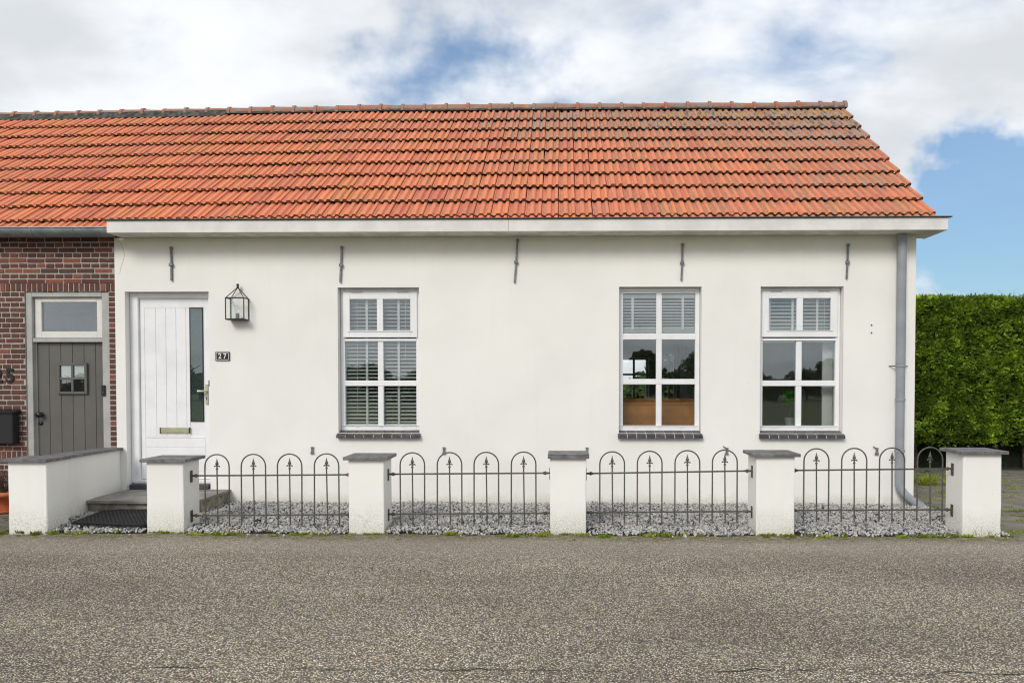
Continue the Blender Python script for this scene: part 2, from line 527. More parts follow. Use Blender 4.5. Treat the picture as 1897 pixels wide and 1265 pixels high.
# ------------------------------------------------------------------ mesh helpers
class MB:
    """collects primitives, builds ONE mesh object"""
    def __init__(s):
        s.v, s.f, s.m, s.sm = [], [], [], []

    def add(s, vs, fs, mi=0, smooth=False):
        o = len(s.v)
        s.v += [tuple(v) for v in vs]
        for f in fs:
            s.f.append(tuple(i + o for i in f)); s.m.append(mi); s.sm.append(smooth)
        return s

    def box(s, x0, x1, y0, y1, z0, z1, c=0.0, mi=0):
        if c <= 0:
            vs = [(x, y, z) for z in (z0, z1) for y in (y0, y1) for x in (x0, x1)]
            fs = [(0, 2, 3, 1), (4, 5, 7, 6), (0, 1, 5, 4), (2, 6, 7, 3), (0, 4, 6, 2), (1, 3, 7, 5)]
            return s.add(vs, fs, mi)
        c = min(c, (x1 - x0) * .45, (y1 - y0) * .45, (z1 - z0) * .45)
        vs, ix = [], {}
        X, Y, Z = (x0, x1), (y0, y1), (z0, z1)
        for i in (0, 1):
            for j in (0, 1):
                for k in (0, 1):
                    sx, sy, sz = (1 - 2 * i), (1 - 2 * j), (1 - 2 * k)
                    for a in range(3):
                        p = [X[i] + sx * c, Y[j] + sy * c, Z[k] + sz * c]
                        p[a] = (X[i], Y[j], Z[k])[a]
                        ix[(i, j, k, a)] = len(vs); vs.append(p)
        fs = []
        for i in (0, 1):
            q = [ix[(i, j, k, 0)] for j, k in ((0, 0), (1, 0), (1, 1), (0, 1))]
            fs.append(q if i else q[::-1])
            q = [ix[(j, i, k, 1)] for j, k in ((0, 0), (1, 0), (1, 1), (0, 1))]
            fs.append(q[::-1] if i else q)
            q = [ix[(j, k, i, 2)] for j, k in ((0, 0), (1, 0), (1, 1), (0, 1))]
            fs.append(q if i else q[::-1])
        for j in (0, 1):
            for k in (0, 1):
                fs.append((ix[(0, j, k, 1)], ix[(0, j, k, 2)], ix[(1, j, k, 2)], ix[(1, j, k, 1)]))
                fs.append((ix[(j, 0, k, 0)], ix[(j, 0, k, 2)], ix[(j, 1, k, 2)], ix[(j, 1, k, 0)]))
                fs.append((ix[(j, k, 0, 0)], ix[(j, k, 0, 1)], ix[(j, k, 1, 1)], ix[(j, k, 1, 0)]))
        for i in (0, 1):
            for j in (0, 1):
                for k in (0, 1):
                    fs.append([ix[(i, j, k, a)] for a in range(3)])
        return s.add(vs, fs, mi)

    def tube(s, pts, r, n=8, cap=True, mi=0, radii=None, closed=False):
        pts = [Vector(p) for p in pts]
        N = len(pts)
        vs, fs = [], []
        prev = None
        for i, p in enumerate(pts):
            if closed:
                t = (pts[(i + 1) % N] - pts[i - 1]).normalized()
            else:
                t = (pts[min(i + 1, N - 1)] - pts[max(i - 1, 0)]).normalized()
            if prev is None:
                u = t.orthogonal().normalized()
            else:
                u = (prev - t * prev.dot(t)).normalized()
            prev = u
            w = t.cross(u)
            rr = radii[i] if radii else r
            for k in range(n):
                a = 2 * pi * k / n
                vs.append(p + (u * cos(a) + w * sin(a)) * rr)
        for i in range(N if closed else N - 1):
            j = (i + 1) % N
            for k in range(n):
                fs.append((i * n + k, i * n + (k + 1) % n, j * n + (k + 1) % n, j * n + k))
        s.add(vs, fs, mi, True)
        if cap and not closed:
            s.add(vs[:n], [tuple(range(n))[::-1]], mi)
            s.add(vs[-n:], [tuple(range(n))], mi)
        return s

    def lathe(s, prof, n=12, c=(0, 0, 0), mi=0, smooth=True):
        vs, fs = [], []
        for (r, z) in prof:
            for k in range(n):
                a = 2 * pi * k / n
                vs.append((c[0] + r * cos(a), c[1] + r * sin(a), c[2] + z))
        for i in range(len(prof) - 1):
            for k in range(n):
                fs.append((i * n + k, i * n + (k + 1) % n, (i + 1) * n + (k + 1) % n, (i + 1) * n + k))
        return s.add(vs, fs, mi, smooth)

    def prism(s, poly, a, b, axis='x', mi=0):
        """poly extruded between a and b along an axis; poly in the two other coordinates"""
        n = len(poly)
        def P(p, t):
            return {'x': (t, p[0], p[1]), 'y': (p[0], t, p[1]), 'z': (p[0], p[1], t)}[axis]
        vs = [P(p, a) for p in poly] + [P(p, b) for p in poly]
        fs = [tuple(range(n)), tuple(range(2 * n - 1, n - 1, -1))]
        fs += [(i, i + n, (i + 1) % n + n, (i + 1) % n) for i in range(n)]
        return s.add(vs, fs, mi)

    def mesh(s, name, mats, fix=True):
        me = bpy.data.meshes.new(name)
        me.from_pydata(s.v, [], s.f)
        for m in (mats if isinstance(mats, (list, tuple)) else [mats]):
            me.materials.append(M[m] if isinstance(m, str) else m)
        me.polygons.foreach_set('material_index', s.m)
        me.polygons.foreach_set('use_smooth', s.sm)
        if fix:
            import bmesh
            bm = bmesh.new(); bm.from_mesh(me)
            bmesh.ops.recalc_face_normals(bm, faces=bm.faces)
            bm.to_mesh(me); bm.free()
        me.update()
        return me

    def build(s, name, mats, parent=None, loc=None, **kw):
        return link(name, s.mesh(name, mats), parent, loc, **kw)


def link(name, data, parent=None, loc=None, rot=None, scale=None, label=None, cat=None, group=None, kind=None):
    o = bpy.data.objects.new(name, data)
    COL.objects.link(o)
    if parent is not None: o.parent = parent
    if loc is not None: o.location = loc
    if rot is not None: o.rotation_euler = rot
    if scale is not None: o.scale = scale
    if label: o['label'] = label
    if cat: o['category'] = cat
    if group: o['group'] = group
    if kind: o['kind'] = kind
    return o


def thing(name, label, cat, loc=(0, 0, 0), group=None, rot=None):
    return link(name, None, None, loc, rot=rot, label=label, cat=cat, group=group)


def fattr(me, name, vals, dom='POINT'):
    a = me.attributes.new(name, 'FLOAT', dom)
    a.data.foreach_set('value', np.asarray(vals, np.float32))


def npmesh(name, V, Fc, mat, smooth=False):
    """numpy mesh; Fc: (n,k) faces"""
    me = bpy.data.meshes.new(name)
    n, k = Fc.shape
    me.vertices.add(len(V)); me.vertices.foreach_set('co', np.ascontiguousarray(V, np.float32).ravel())
    me.loops.add(n * k); me.loops.foreach_set('vertex_index', np.ascontiguousarray(Fc, np.int32).ravel())
    me.polygons.add(n)
    me.polygons.foreach_set('loop_start', np.arange(0, n * k, k, dtype=np.int32))
    me.polygons.foreach_set('loop_total', np.full(n, k, np.int32))
    me.polygons.foreach_set('use_smooth', np.full(n, smooth))
    me.materials.append(M[mat] if isinstance(mat, str) else mat)
    me.update(calc_edges=True)
    me.validate()
    return me


def wall_mesh(mb, x0, x1, z0, z1, y0, y1, holes, top=None):
    """a wall in the XZ plane, thickness y0..y1, with rectangular openings and their reveals"""
    xs = sorted({x0, x1, *[h[0] for h in holes], *[h[1] for h in holes]})
    zs = sorted({z0, z1, *[h[2] for h in holes], *[h[3] for h in holes]})
    xs = [x for x in xs if x0 <= x <= x1]; zs = [z for z in zs if z0 <= z <= z1]
    def solid(i, j):
        if i < 0 or j < 0 or i >= len(xs) - 1 or j >= len(zs) - 1: return False
        cx, cz = (xs[i] + xs[i + 1]) / 2, (zs[j] + zs[j + 1]) / 2
        return not any(h[0] < cx < h[1] and h[2] < cz < h[3] for h in holes)
    for i in range(len(xs) - 1):
        for j in range(len(zs) - 1):
            if not solid(i, j): continue
            a, b, c, d = xs[i], xs[i + 1], zs[j], zs[j + 1]
            mb.add([(a, y0, c), (b, y0, c), (b, y0, d), (a, y0, d)], [(0, 1, 2, 3)])
            mb.add([(a, y1, c), (b, y1, c), (b, y1, d), (a, y1, d)], [(3, 2, 1, 0)])
            if not solid(i - 1, j): mb.add([(a, y0, c), (a, y0, d), (a, y1, d), (a, y1, c)], [(0, 1, 2, 3)])
            if not solid(i + 1, j): mb.add([(b, y0, c), (b, y1, c), (b, y1, d), (b, y0, d)], [(0, 1, 2, 3)])
            if not solid(i, j - 1): mb.add([(a, y0, c), (a, y1, c), (b, y1, c), (b, y0, c)], [(0, 1, 2, 3)])
            if not solid(i, j + 1): mb.add([(a, y0, d), (b, y0, d), (b, y1, d), (a, y1, d)], [(0, 1, 2, 3)])


# ------------------------------------------------------------------ ground, road, paving
EDGE = -1.87
me = MB().add([(-400, -500, -.03), (400, -500, -.03), (400, 500, -.03), (-400, 500, -.03)], [(0, 1, 2, 3)])
me.build('ground', 'field', kind='structure')
mb = MB()
nx = 120
xs = np.linspace(-60, 60, nx + 1)
vs = [(x, -1.80 + .05 * (noise.noise(Vector((x * 1.7, 3, 0)))) , 0.0) for x in xs] + [(x, -8.3 + .1 * noise.noise(Vector((x, 9, 0))), 0.0) for x in xs]
mb.add(vs, [(i, i + nx + 1, i + nx + 2, i + 1) for i in range(nx)])
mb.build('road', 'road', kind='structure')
mb = MB(); mb.add([(-5.4, -1.95, -.006), (4.45, -1.95, -.006), (4.45, .1, -.006), (-5.4, .1, -.006)], [(0, 1, 2, 3)])
mb.build('gravel_bed', 'gravel_bed', kind='structure')

# paved yard right of the house: slabs with open joints
bed = MB().box(4.27, 30, -1.84, 8, -.2, -.012).build('paved_yard', 'soil', kind='structure')
sl = MB().box(-.145, .145, -.145, .145, -.05, 0, .008).mesh('paver', 'paver')
for j in range(19):
    for i in range(13):
        x = 4.45 + i * .302 + (.15 if j % 2 else 0) + random.uniform(-.009, .009)
        y = -1.68 + j * .302 + random.uniform(-.004, .004)
        zz_ = .004 + .012 * noise.noise(Vector((x * .8, y * .8, 1.0)))
        link('paver', sl, bed, (x, y, zz_), (random.gauss(0, .022), random.gauss(0, .02), random.gauss(0, .02)))
# brick pavement before the neighbouring house
bed2 = MB().box(-14, -5.41, -1.84, .0, -.2, -.012).build('brick_pavement', 'soil', kind='structure')
sl = MB().box(-.0975, .0975, -.0475, .0475, -.06, 0, .006).mesh('paving_brick', 'paver_dark')
for j in range(18):
    for i in range(8):
        x = -6.98 + i * .203 + (.1 if j % 2 else 0)
        if x > -5.5: continue
        link('paving_brick', sl, bed2, (x, -1.78 + j * .101, .004 + random.uniform(-.004, .004)), (random.gauss(0, .02), random.gauss(0, .02), 0))

# ------------------------------------------------------------------ roofs (shared plane)
AL = radians(37.0)
GA = .425            # gauge of the courses
TW = .2058           # cover width
EY, EZ = .165, 3.468   # lower edge of course 9
def sag(x): return -.075 * min(1.2, max(0., (-2.6 - x) / 6.0)) ** 1.15 + .008 * noise.noise(Vector((x * .8, 0, 5)))
def plane_pt(s, x=0): return (EY + .7986 * s, EZ + .6018 * s + sag(x))

PROF = [(0, .003), (.015, .009), (.06, .008), (.11, .001), (.18, -.001), (.24, .003), (.31, .018), (.34, .021), (.50, .021), (.54, .018),
        (.61, .003), (.67, -.001), (.73, .003), (.80, .020), (.83, .0235), (.95, .0235), (.99, .017)]


def tile_arrays(length=.48):
    v, f, mi, tv = [], [], [], []
    n = len(PROF)
    ys = [0.0, .012, length]
    for r_, y in enumerate(ys):
        for (u, h) in PROF:
            z = h * 1.3 - (.006 if r_ == 0 else 0)
            v.append((u * TW * .985 - TW / 2, y, z)); tv.append((u, y / .4, max(0, min(1, 1 - (h + .001) / .018))))
    for r_ in range(2):
        for i in range(n - 1):
            f.append((r_ * n + i, r_ * n + i + 1, (r_ + 1) * n + i + 1, (r_ + 1) * n + i)); mi.append(0)
    o = len(v)
    for (u, h) in PROF:
        v.append((u * TW * .985 - TW / 2, .006, -.014)); tv.append((u, 0, 0))
    for i in range(n - 1):
        f.append((o + i, o + i + 1, i + 1, i)); mi.append(1)
    # sides
    o = len(v)
    for x, e in ((-TW / 2, 0), (TW * .485, n - 1)):
        v += [(x, .006, -.014), (x, length, -.014)]; tv += [(0, 0, 0)] * 2
    f.append((0, 2 * n, o + 1, o)); mi.append(0)
    f.append((n - 1, o + 2, o + 3, 3 * n - 1)); mi.append(0)
    return v, f, mi, tv


def tile_mesh(name, arr, smooth=True):
    v, f, mi, tv = arr
    me = bpy.data.meshes.new(name)
    me.from_pydata(v, [], f)
    me.materials.append(M['tile']); me.materials.append(M['tile_edge'])
    me.polygons.foreach_set('material_index', mi)
    a = me.attributes.new('tv', 'FLOAT_VECTOR', 'POINT')
    a.data.foreach_set('vector', np.asarray(tv, np.float32).ravel())
    me.update()
    return me


TILE = [tile_mesh('roof_tile', tile_arrays()) for _ in range(1)][0]


def tile_xf(row, x, s0=None, jit=True):
    s = (9 - row) * GA if s0 is None else s0
    y, z = plane_pt(s, x)
    j = (lambda a: random.gauss(0, a)) if jit else (lambda a: 0)
    # wobble of each course, as laid by hand
    ds = .006 * noise.noise(Vector((x * .6, row * 3.1, 0)))
    loc = (x + j(.0015), y + ds, z + .036 + j(.002))
    rot = (AL - radians(6.2) + j(.005), j(.006), j(.006))
    return loc, rot


def tiles_joined(name, parent, spec):
    v, f, mi, tv = tile_arrays()
    V = np.array(v); n = len(v)
    AV, AF, AM, AT, AR = [], [], [], [], []
    for k, (row, x, s0) in enumerate(spec):
        loc, rot = tile_xf(row, x, s0)
        R = np.array(Matrix.Translation(loc) @ __import__('mathutils').Euler(rot).to_matrix().to_4x4())
        AV.append(V @ R[:3, :3].T + R[:3, 3])
        AF += [tuple(i + k * n for i in q) for q in f]; AM += mi; AT += tv
        AR += [random.random()] * n
    me = tile_mesh(name, (np.concatenate(AV).tolist(), AF, AM, AT))
    fattr(me, 'rnd', AR)
    return link(name, me, parent, kind='stuff')


RIDGE_DROP = .012


def ridge_tiles(parent, xs):
    R = .088
    for x, w in xs:
        y, z = plane_pt(4.0, x)
        z -= RIDGE_DROP
        mb = MB()
        prof = []
        na = 12
        def ring(xx, r, ext=.025):
            pts = [(xx, -r * 1.02, -ext)] + [(xx, -r * cos(pi * k / na), r * sin(pi * k / na)) for k in range(na + 1)] + [(xx, r * 1.02, -ext)]
            return pts
        rings = [ring(0, R), ring(w - .05, R * .95), ring(w - .048, R * 1.20, .03), ring(w - .004, R * 1.20, .03), ring(w, R * 1.0)]
        n = na + 3
        vs = [p for r_ in rings for p in r_]
        fs = [(i * n + k, i * n + k + 1, (i + 1) * n + k + 1, (i + 1) * n + k) for i in range(len(rings) - 1) for k in range(n - 1)]
        fs += [tuple(range(n)), tuple((len(rings) - 1) * n + k for k in range(n - 1, -1, -1))]
        mb.add(vs, fs, 0, False)
        o = mb.build('ridge_tile', 'ridge', parent, (x, y, z + random.gauss(0, .003)))
        o.rotation_euler = (random.gauss(0, .01), random.gauss(0, .012), random.gauss(0, .01))


HX0, HX1 = -5.385, 4.19       # cottage walls
VX = 4.495                     # verge
cottage = thing('white_cottage', 'low white rendered cottage with orange tiled roof and white front door', 'house')
neighbour = thing('brick_house', 'dark red brick terraced house with grey plank door at the left edge', 'house')


def underlay(name, parent, x0, x1, s_bot):
    mb = MB()
    n = 24
    A = []
    for i in range(n + 1):
        x = x0 + (x1 - x0) * i / n
        yb, zb = plane_pt(s_bot, x); yt, zt = plane_pt(4.0, x)
        A.append([(x, yb, zb - .045), (x, yt, zt - .045), (x, 2 * yt - yb, zb - .045), (x, yb, zb - .09), (x, yt, zt - .1), (x, 2 * yt - yb, zb - .09)])
    vs = [p for a in A for p in a]
    fs = []
    for i in range(n):
        o, q = i * 6, (i + 1) * 6
        fs += [(o, q, q + 1, o + 1), (o + 3, o + 4, q + 4, q + 3), (o, o + 3, q + 3, q), (o + 4, o + 5, q + 5, q + 4), (o + 2, q + 2, q + 5, o + 5)]
    fs += [(0, 1, 4, 3), (1, 2, 5, 4)] + [(n * 6, n * 6 + 3, n * 6 + 4, n * 6 + 1), (n * 6 + 1, n * 6 + 4, n * 6 + 5, n * 6 + 2)]
    mb.add(vs, fs, 0)
    fs2 = [(i * 6 + 1, (i + 1) * 6 + 1, (i + 1) * 6 + 2, i * 6 + 2) for i in range(n)]
    mb.add(vs, fs2, 1)
    return mb.build(name, ['wood_under', 'terracotta'], parent)


roof = underlay('roof', cottage, HX0 + .01, VX - .03, -.22)
for row in range(4, 10):
    for c in range(48):
        x = VX - TW * (c + .5)
        loc, rot = tile_xf(row, x)
        link('roof_tile', TILE, roof, loc, rot)
spec = [(row, VX - TW * (c + .5), None) for row in (1, 2, 3) for c in range(48)] + [(10, VX - TW * (c + .5), -.30) for c in range(48)]
tiles_joined('upper_roof_tiles', roof, spec)
mb = MB()
for i in range(60):
    x0_, x1_ = HX0 + i * (VX - HX0) / 60, HX0 + (i + 1) * (VX - HX0) / 60
    a, b = plane_pt(3.95, x0_), plane_pt(3.95, x1_)
    h1 = .03 + .012 * random.random()
    mb.add([(x0_, a[0] - .07, a[1] - .02), (x1_, b[0] - .07, b[1] - .02), (x1_, b[0] - .03, b[1] + h1), (x0_, a[0] - .03, a[1] + h1)], [(0, 1, 2, 3)])
mb.build('ridge_mortar', 'ridge_mortar', roof)
rx = []
x = VX + .0
w0 = .13
first = True
rx.append((VX - .12, .17)); rx.append((VX - .12 - .22, .225))
x = VX - .34
while x > HX0 - .2:
    x -= .352
    rx.append((x, .352))
ridge_tiles(roof, rx)
rx2 = []
while x > -9.4:
    x -= .352
    rx2.append((x, .352))

nroof = underlay('roof', neighbour, -9.4, HX0 - .012, -.16)
for row in range(1, 11):
    for c in range(48, 67):
        x = VX - TW * (c + .5)
        loc, rot = tile_xf(row, x)
        link('roof_tile', TILE, nroof, loc, rot)
mb = MB()
for i in range(24):
    x0_, x1_ = -9.4 + i * (HX0 + 9.39) / 24, -9.4 + (i + 1) * (HX0 + 9.39) / 24
    a, b = plane_pt(3.95, x0_), plane_pt(3.95, x1_)
    mb.add([(x0_, a[0] - .12, a[1] - .07), (x1_, b[0] - .12, b[1] - .07), (x1_, b[0] - .04, b[1] + .05), (x0_, a[0] - .04, a[1] + .05)], [(0, 1, 2, 3)])
mb.build('ridge_mortar', 'ridge_mortar', nroof)
ridge_tiles(nroof, rx2)

# ------------------------------------------------------------------ cottage walls
WINS = [(-2.685, -1.705), (.687, 1.667), (2.365, 3.345)]
WZ0, WZ1 = .872, 2.617
DX0, DX1, DZ0, DZ1 = -5.265, -4.245, .19, 2.572
BYW = 6.0
mb = MB()
wall_mesh(mb, HX0, HX1, -.1, 3.30, 0, .30, [(a, b, WZ0, WZ1) for a, b in WINS] + [(DX0, DX1, DZ0, DZ1)])
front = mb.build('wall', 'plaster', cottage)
mb = MB()
ya, za = plane_pt(4.0, 4)
mb.prism([(.301, -.1), (BYW, -.1), (BYW, 3.3), (ya, za - .14), (.301, 3.30)], HX1 - .3, HX1, 'x')
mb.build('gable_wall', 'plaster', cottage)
mb = MB()
wall_mesh(mb, HX0 + .3, HX1 - .301, -.1, 3.3, BYW - .3, BYW, [(.60, 1.68, .95, 1.95), (1.93, 2.21, .95, 2.05), (-2.6, -1.4, 1.0, 2.2)])
mb.prism([(.301, -.1), (BYW, -.1), (BYW, 3.3), (ya, za - .17), (.301, 3.30)], HX0 + .002, HX0 + .298, 'x')
mb.build('rear_wall', 'inner', cottage)
# rooms
mb = MB()
mb.box(HX0 + .3, HX1 - .31, .31, BYW - .31, .0, .16, mi=1)
mb.box(HX0 + .3, HX1 - .31, .302, BYW - .31, 2.80, 2.88)
for xw in (-3.85, -.75, 2.26):
    mb.box(xw, xw + .1, .303, BYW - .31, .16, 2.80)
mb.box(2.37, HX1 - .31, 3.2, 3.3, .16, 2.8)
mb.box(HX0 + .3, -3.86, 2.2, 2.3, .16, 2.8)
mb.build('inner_wall', ['inner', 'floorwood'], cottage)
# rear window bars
mb = MB()
for (a, b, z1, xs_, zs_) in ((.60, 1.68, 1.95, (1.13, 1.40), (1.62,)), (1.93, 2.21, 2.05, (2.08,), (1.62,))):
    mb.box(a, a + .05, BYW - .2, BYW - .15, .95, z1); mb.box(b - .05, b, BYW - .2, BYW - .15, .95, z1)
    mb.box(a + .05, b - .05, BYW - .2, BYW - .15, z1 - .05, z1); mb.box(a + .05, b - .05, BYW - .2, BYW - .15, .95, 1.0)
    for q in xs_: mb.box(q - .02, q + .02, BYW - .195, BYW - .155, 1.0, z1 - .05)
    for q in zs_: mb.box(a + .05, b - .05, BYW - .193, BYW - .157, q - .018, q + .018)
mb.build('rear_window', 'white', cottage)

# box gutter
mb = MB()
GX0, GX1, GY = -5.275, 4.395, -.345
GZ0, GZ1 = 3.212, 3.352
mb.box(GX0, -.612, GY, GY + .03, GZ0, GZ1, .003)
mb.box(-.609, GX1, GY, GY + .03, GZ0, GZ1, .003)
mb.box(GX0, GX0 + .028, GY + .031, -.002, GZ0, GZ1, .003)
mb.box(GX1 - .028, GX1, GY + .031, .24, GZ0, GZ1, .003)
gb = mb.build('gutter_box', 'offwhite', cottage)
mb = MB()
mb.box(GX0 + .03, GX1 - .03, GY + .032, -.003, GZ0 + .004, GZ0 + .02)
mb.box(HX1 + .003, GX1 - .03, -.003, .225, GZ0 + .004, GZ0 + .02)
mb.build('soffit', 'soffit', gb)
mb = MB()
mb.prism([(GY - .022, GZ1 + .002), (GY - .026, GZ1 + .008), (GY - .02, GZ1 + .014), (GY + .035, GZ1 + .012), (GY + .035, GZ1 + .002), (GY - .004, GZ1 + .002)], GX0 - .02, GX1 + .035, 'x')
mb.build('gutter_trim', 'zinc_dark', gb)
mb = MB()
mb.prism([(GY + .032, GZ1), (GY + .045, GZ1 - .06), (-.02, GZ1 - .06), (.02, GZ1 + .05), (.03, GZ1 + .05), (-.012, GZ1 - .075), (GY + .035, GZ1 - .075)], GX0 + .03, GX1 - .03, 'x')
mb.build('trough', 'zinc', gb)
mb = MB()
yb, zb = plane_pt(.13, 4); yt, zt = plane_pt(3.98, 4)
mb.prism([(yb, zb - .19), (yb, zb - .045), (yt, zt - .045), (yt, zt - .19)], GX1 - .02, GX1 + .005, 'x')
mb.prism([(.30, 3.33), (.30, 3.46), (yt - .02, zt - .20), (yt - .02, zt - .35)], HX1 + .004, HX1 + .12, 'x')
mb.build('bargeboard', 'offwhite', cottage)

# neighbour's half-round gutter
mb = MB()
n = 10
gx0, gx1 = -9.4, -5.29
gy, gz, gr = -.20, 3.285, .092
ring = [(gy + gr * cos(pi + pi * k / n), gz + gr * sin(pi + pi * k / n)) for k in range(n + 1)]
inner = [(gy + (gr - .006) * cos(pi + pi * k / n), gz + (gr - .006) * sin(pi + pi * k / n)) for k in range(n, -1, -1)]
mb.prism(ring + inner, gx0, gx1, 'x')
mb.tube([(gx0, gy - gr, gz + .004), (gx1 - .03, gy - gr, gz + .004)], .010, 8)
mb.prism(ring[1:-1], gx1 - .004, gx1 + .004, 'x')
gut = mb.build('gutter', 'zinc', neighbour)
for x in (-6.9, -6.22, -5.72, -7.6):
    mb = MB()
    mb.prism([(gy + (gr + .006) * cos(pi + pi * k / n), gz + (gr + .006) * sin(pi + pi * k / n)) for k in range(n + 1)] + ring[::-1], x, x + .014, 'x')
    mb.build('gutter_bracket', 'zinc', gut)

# downpipe
dp = MB()
px_, py_ = 3.985, -.085
dp.tube([(px_, py_, z) for z in (3.22, 1.70)], .053, 16)
dp.tube([(px_, py_, 1.70), (px_, py_, .30), (px_ + .012, py_, .235), (px_ + .05, py_ - .01, .17), (px_ + .13, py_ - .03, .095), (px_ + .19, py_ - .05, .045)], .050, 16)
dpo = dp.build('downpipe', 'pipe', cottage)
mb = MB()
for z in (1.66, 1.26, .66):
    mb.tube([(px_, py_, z), (px_, py_, z + .028)], .058, 16)
mb.build('pipe_collar', 'pipe', dpo)
mb = MB()
mb.tube([(px_ - .055, py_ + .02, 1.672), (px_ - .10, .0, 1.672)], .006, 6)
mb.tube([(px_ + .055, py_ + .02, 1.672), (px_ + .12, .0, 1.672)], .004, 6)
mb.build('pipe_clip', 'iron', dpo)
mb = MB()
mb.tube([(px_ + .17, py_ - .045, .062), (px_ + .215, py_ - .055, .035), (px_ + .24, py_ - .06, .0)], .062, 14)
mb.build('pipe_shoe', 'zinc', dpo)

# ------------------------------------------------------------------ windows
YF = .105       # front plane of the window frames


def rails(mb, x0, x1, z0, z1, w, y0, y1, c=.004, wt=None, wb=None):
    wt = wt or w; wb = wb or w
    mb.box(x0, x0 + w, y0, y1, z0, z1, c); mb.box(x1 - w, x1, y0, y1, z0, z1, c)
    mb.box(x0 + w, x1 - w, y0, y1, z1 - wt, z1, c); mb.box(x0 + w, x1 - w, y0, y1, z0, z0 + wb, c)


def pane(parent, x0, x1, z0, z1, y, mat='glass'):
    MB().box(x0 + .001, x1 - .001, y, y + .006, z0 + .001, z1 - .001).build('pane', mat, parent)


def make_window(x0, x1, upper_sash):
    cx = (x0 + x1) / 2
    f = MB()
    e = .004
    rails(f, x0 + e, x1 - e, WZ0 + .022, WZ1 - e, .052, YF, YF + .08, wt=.05, wb=.058)
    f.box(x0 + .014, x1 - .014, YF - .012, YF - .001, .952, .960)       # drip bead
    for q in (-.29, .0, .27):
        f.box(cx + q - .022, cx + q + .022, YF - .009, YF - .001, .937, .945)
    fr = f.build('window', 'white', cottage)
    X0, X1 = x0 + .056, x1 - .056
    if upper_sash:
        rails_z = [(1.435 + .033, .033)]
        f = MB()
        f.box(X0, X1, YF - .012, YF + .07, 1.977, 2.006, .004)      # transom
        f.build('transom', 'white', fr)
        s = MB()
        sx0, sx1 = x0 + .040, x1 - .040
        rails(s, sx0, sx1, 2.022, 2.572, .082, YF - .024, YF + .03, wt=.088, wb=.082)
        s.box(cx - .037, cx + .037, YF - .024, YF + .03, 2.104, 2.484, .004)
        s.box(sx0 + .055, sx1 - .055, YF - .034, YF - .0245, 2.094, 2.102)
        so = s.build('sash', 'white', fr)
        for q in (-.28, .28):
            MB().box(cx + q - .07, cx + q + .07, YF - .034, YF - .0245, 2.563, 2.576, .003).build('hinge', 'greyframe', so)
        pane(so, sx0 + .082, cx - .037, 2.104, 2.484, YF + .006)
        pane(so, cx + .037, sx1 - .082, 2.104, 2.484, YF + .006)
        ztop = 1.977
        zs = [(.954, 1.434), (1.502, ztop)]
    else:
        zs = [(.954, 1.454), (1.520, 1.994), (2.066, 2.566)]
        f = MB()
        MB().box(X0 - .02, X1 + .02, YF - .009, YF - .001, 2.550, 2.560).build('drip_bead', 'white', fr)
        f.box(X0, X1, YF + .002, YF + .06, 1.994, 2.066, .004)
        f.build('transom', 'white', fr)
    f = MB()
    f.box(cx - .034, cx + .034, YF + .002, YF + .06, zs[0][0], zs[0][1], .005)
    for k in range(1, len(zs)):
        f.box(cx - .034, cx + .034, YF + .002, YF + .06, zs[k][0], zs[k][1], .005)
    f.box(X0, X1, YF + .0, YF + .06, zs[0][1], zs[1][0], .005)
    f.build('glazing_bar', 'white', fr)
    for (a, b) in zs:
        pane(fr, X0, cx - .034, a, b, YF + .028)
        pane(fr, cx + .034, X1, a, b, YF + .028)
    # sill of nine dark bricks with pale joints
    sill = MB()
    sill.prism([(.12, WZ0 + .018), (-.056, WZ0 - .0235), (-.060, WZ0 - .054), (-.004, WZ0 - .054), (-.004, WZ0 - .002), (.12, WZ0 - .002)], x0 - .006, x1 + .006, 'x')
    so = sill.build('sill', 'mortar_light', fr)
    w = (x1 - x0 + .03) / 9
    bm_ = MB()
    bm_.prism([(.10, .026), (-.055, -.018), (-.062, -.024), (-.064, -.058), (-.002, -.058), (-.002, -.02), (.10, .010)], -w / 2 + .0042, w / 2 - .0042, 'x')
    bme = bm_.mesh('sill_brick', 'sillbrick')
    for k in range(9):
        link('sill_brick', bme, so, (x0 - .015 + w * (k + .5), random.uniform(-.002, .002), WZ0), (random.gauss(0, .01), random.gauss(0, .006), 0))
    return fr


for (a, b), us in zip(WINS, (True, False, True)):
    make_window(a, b, us)


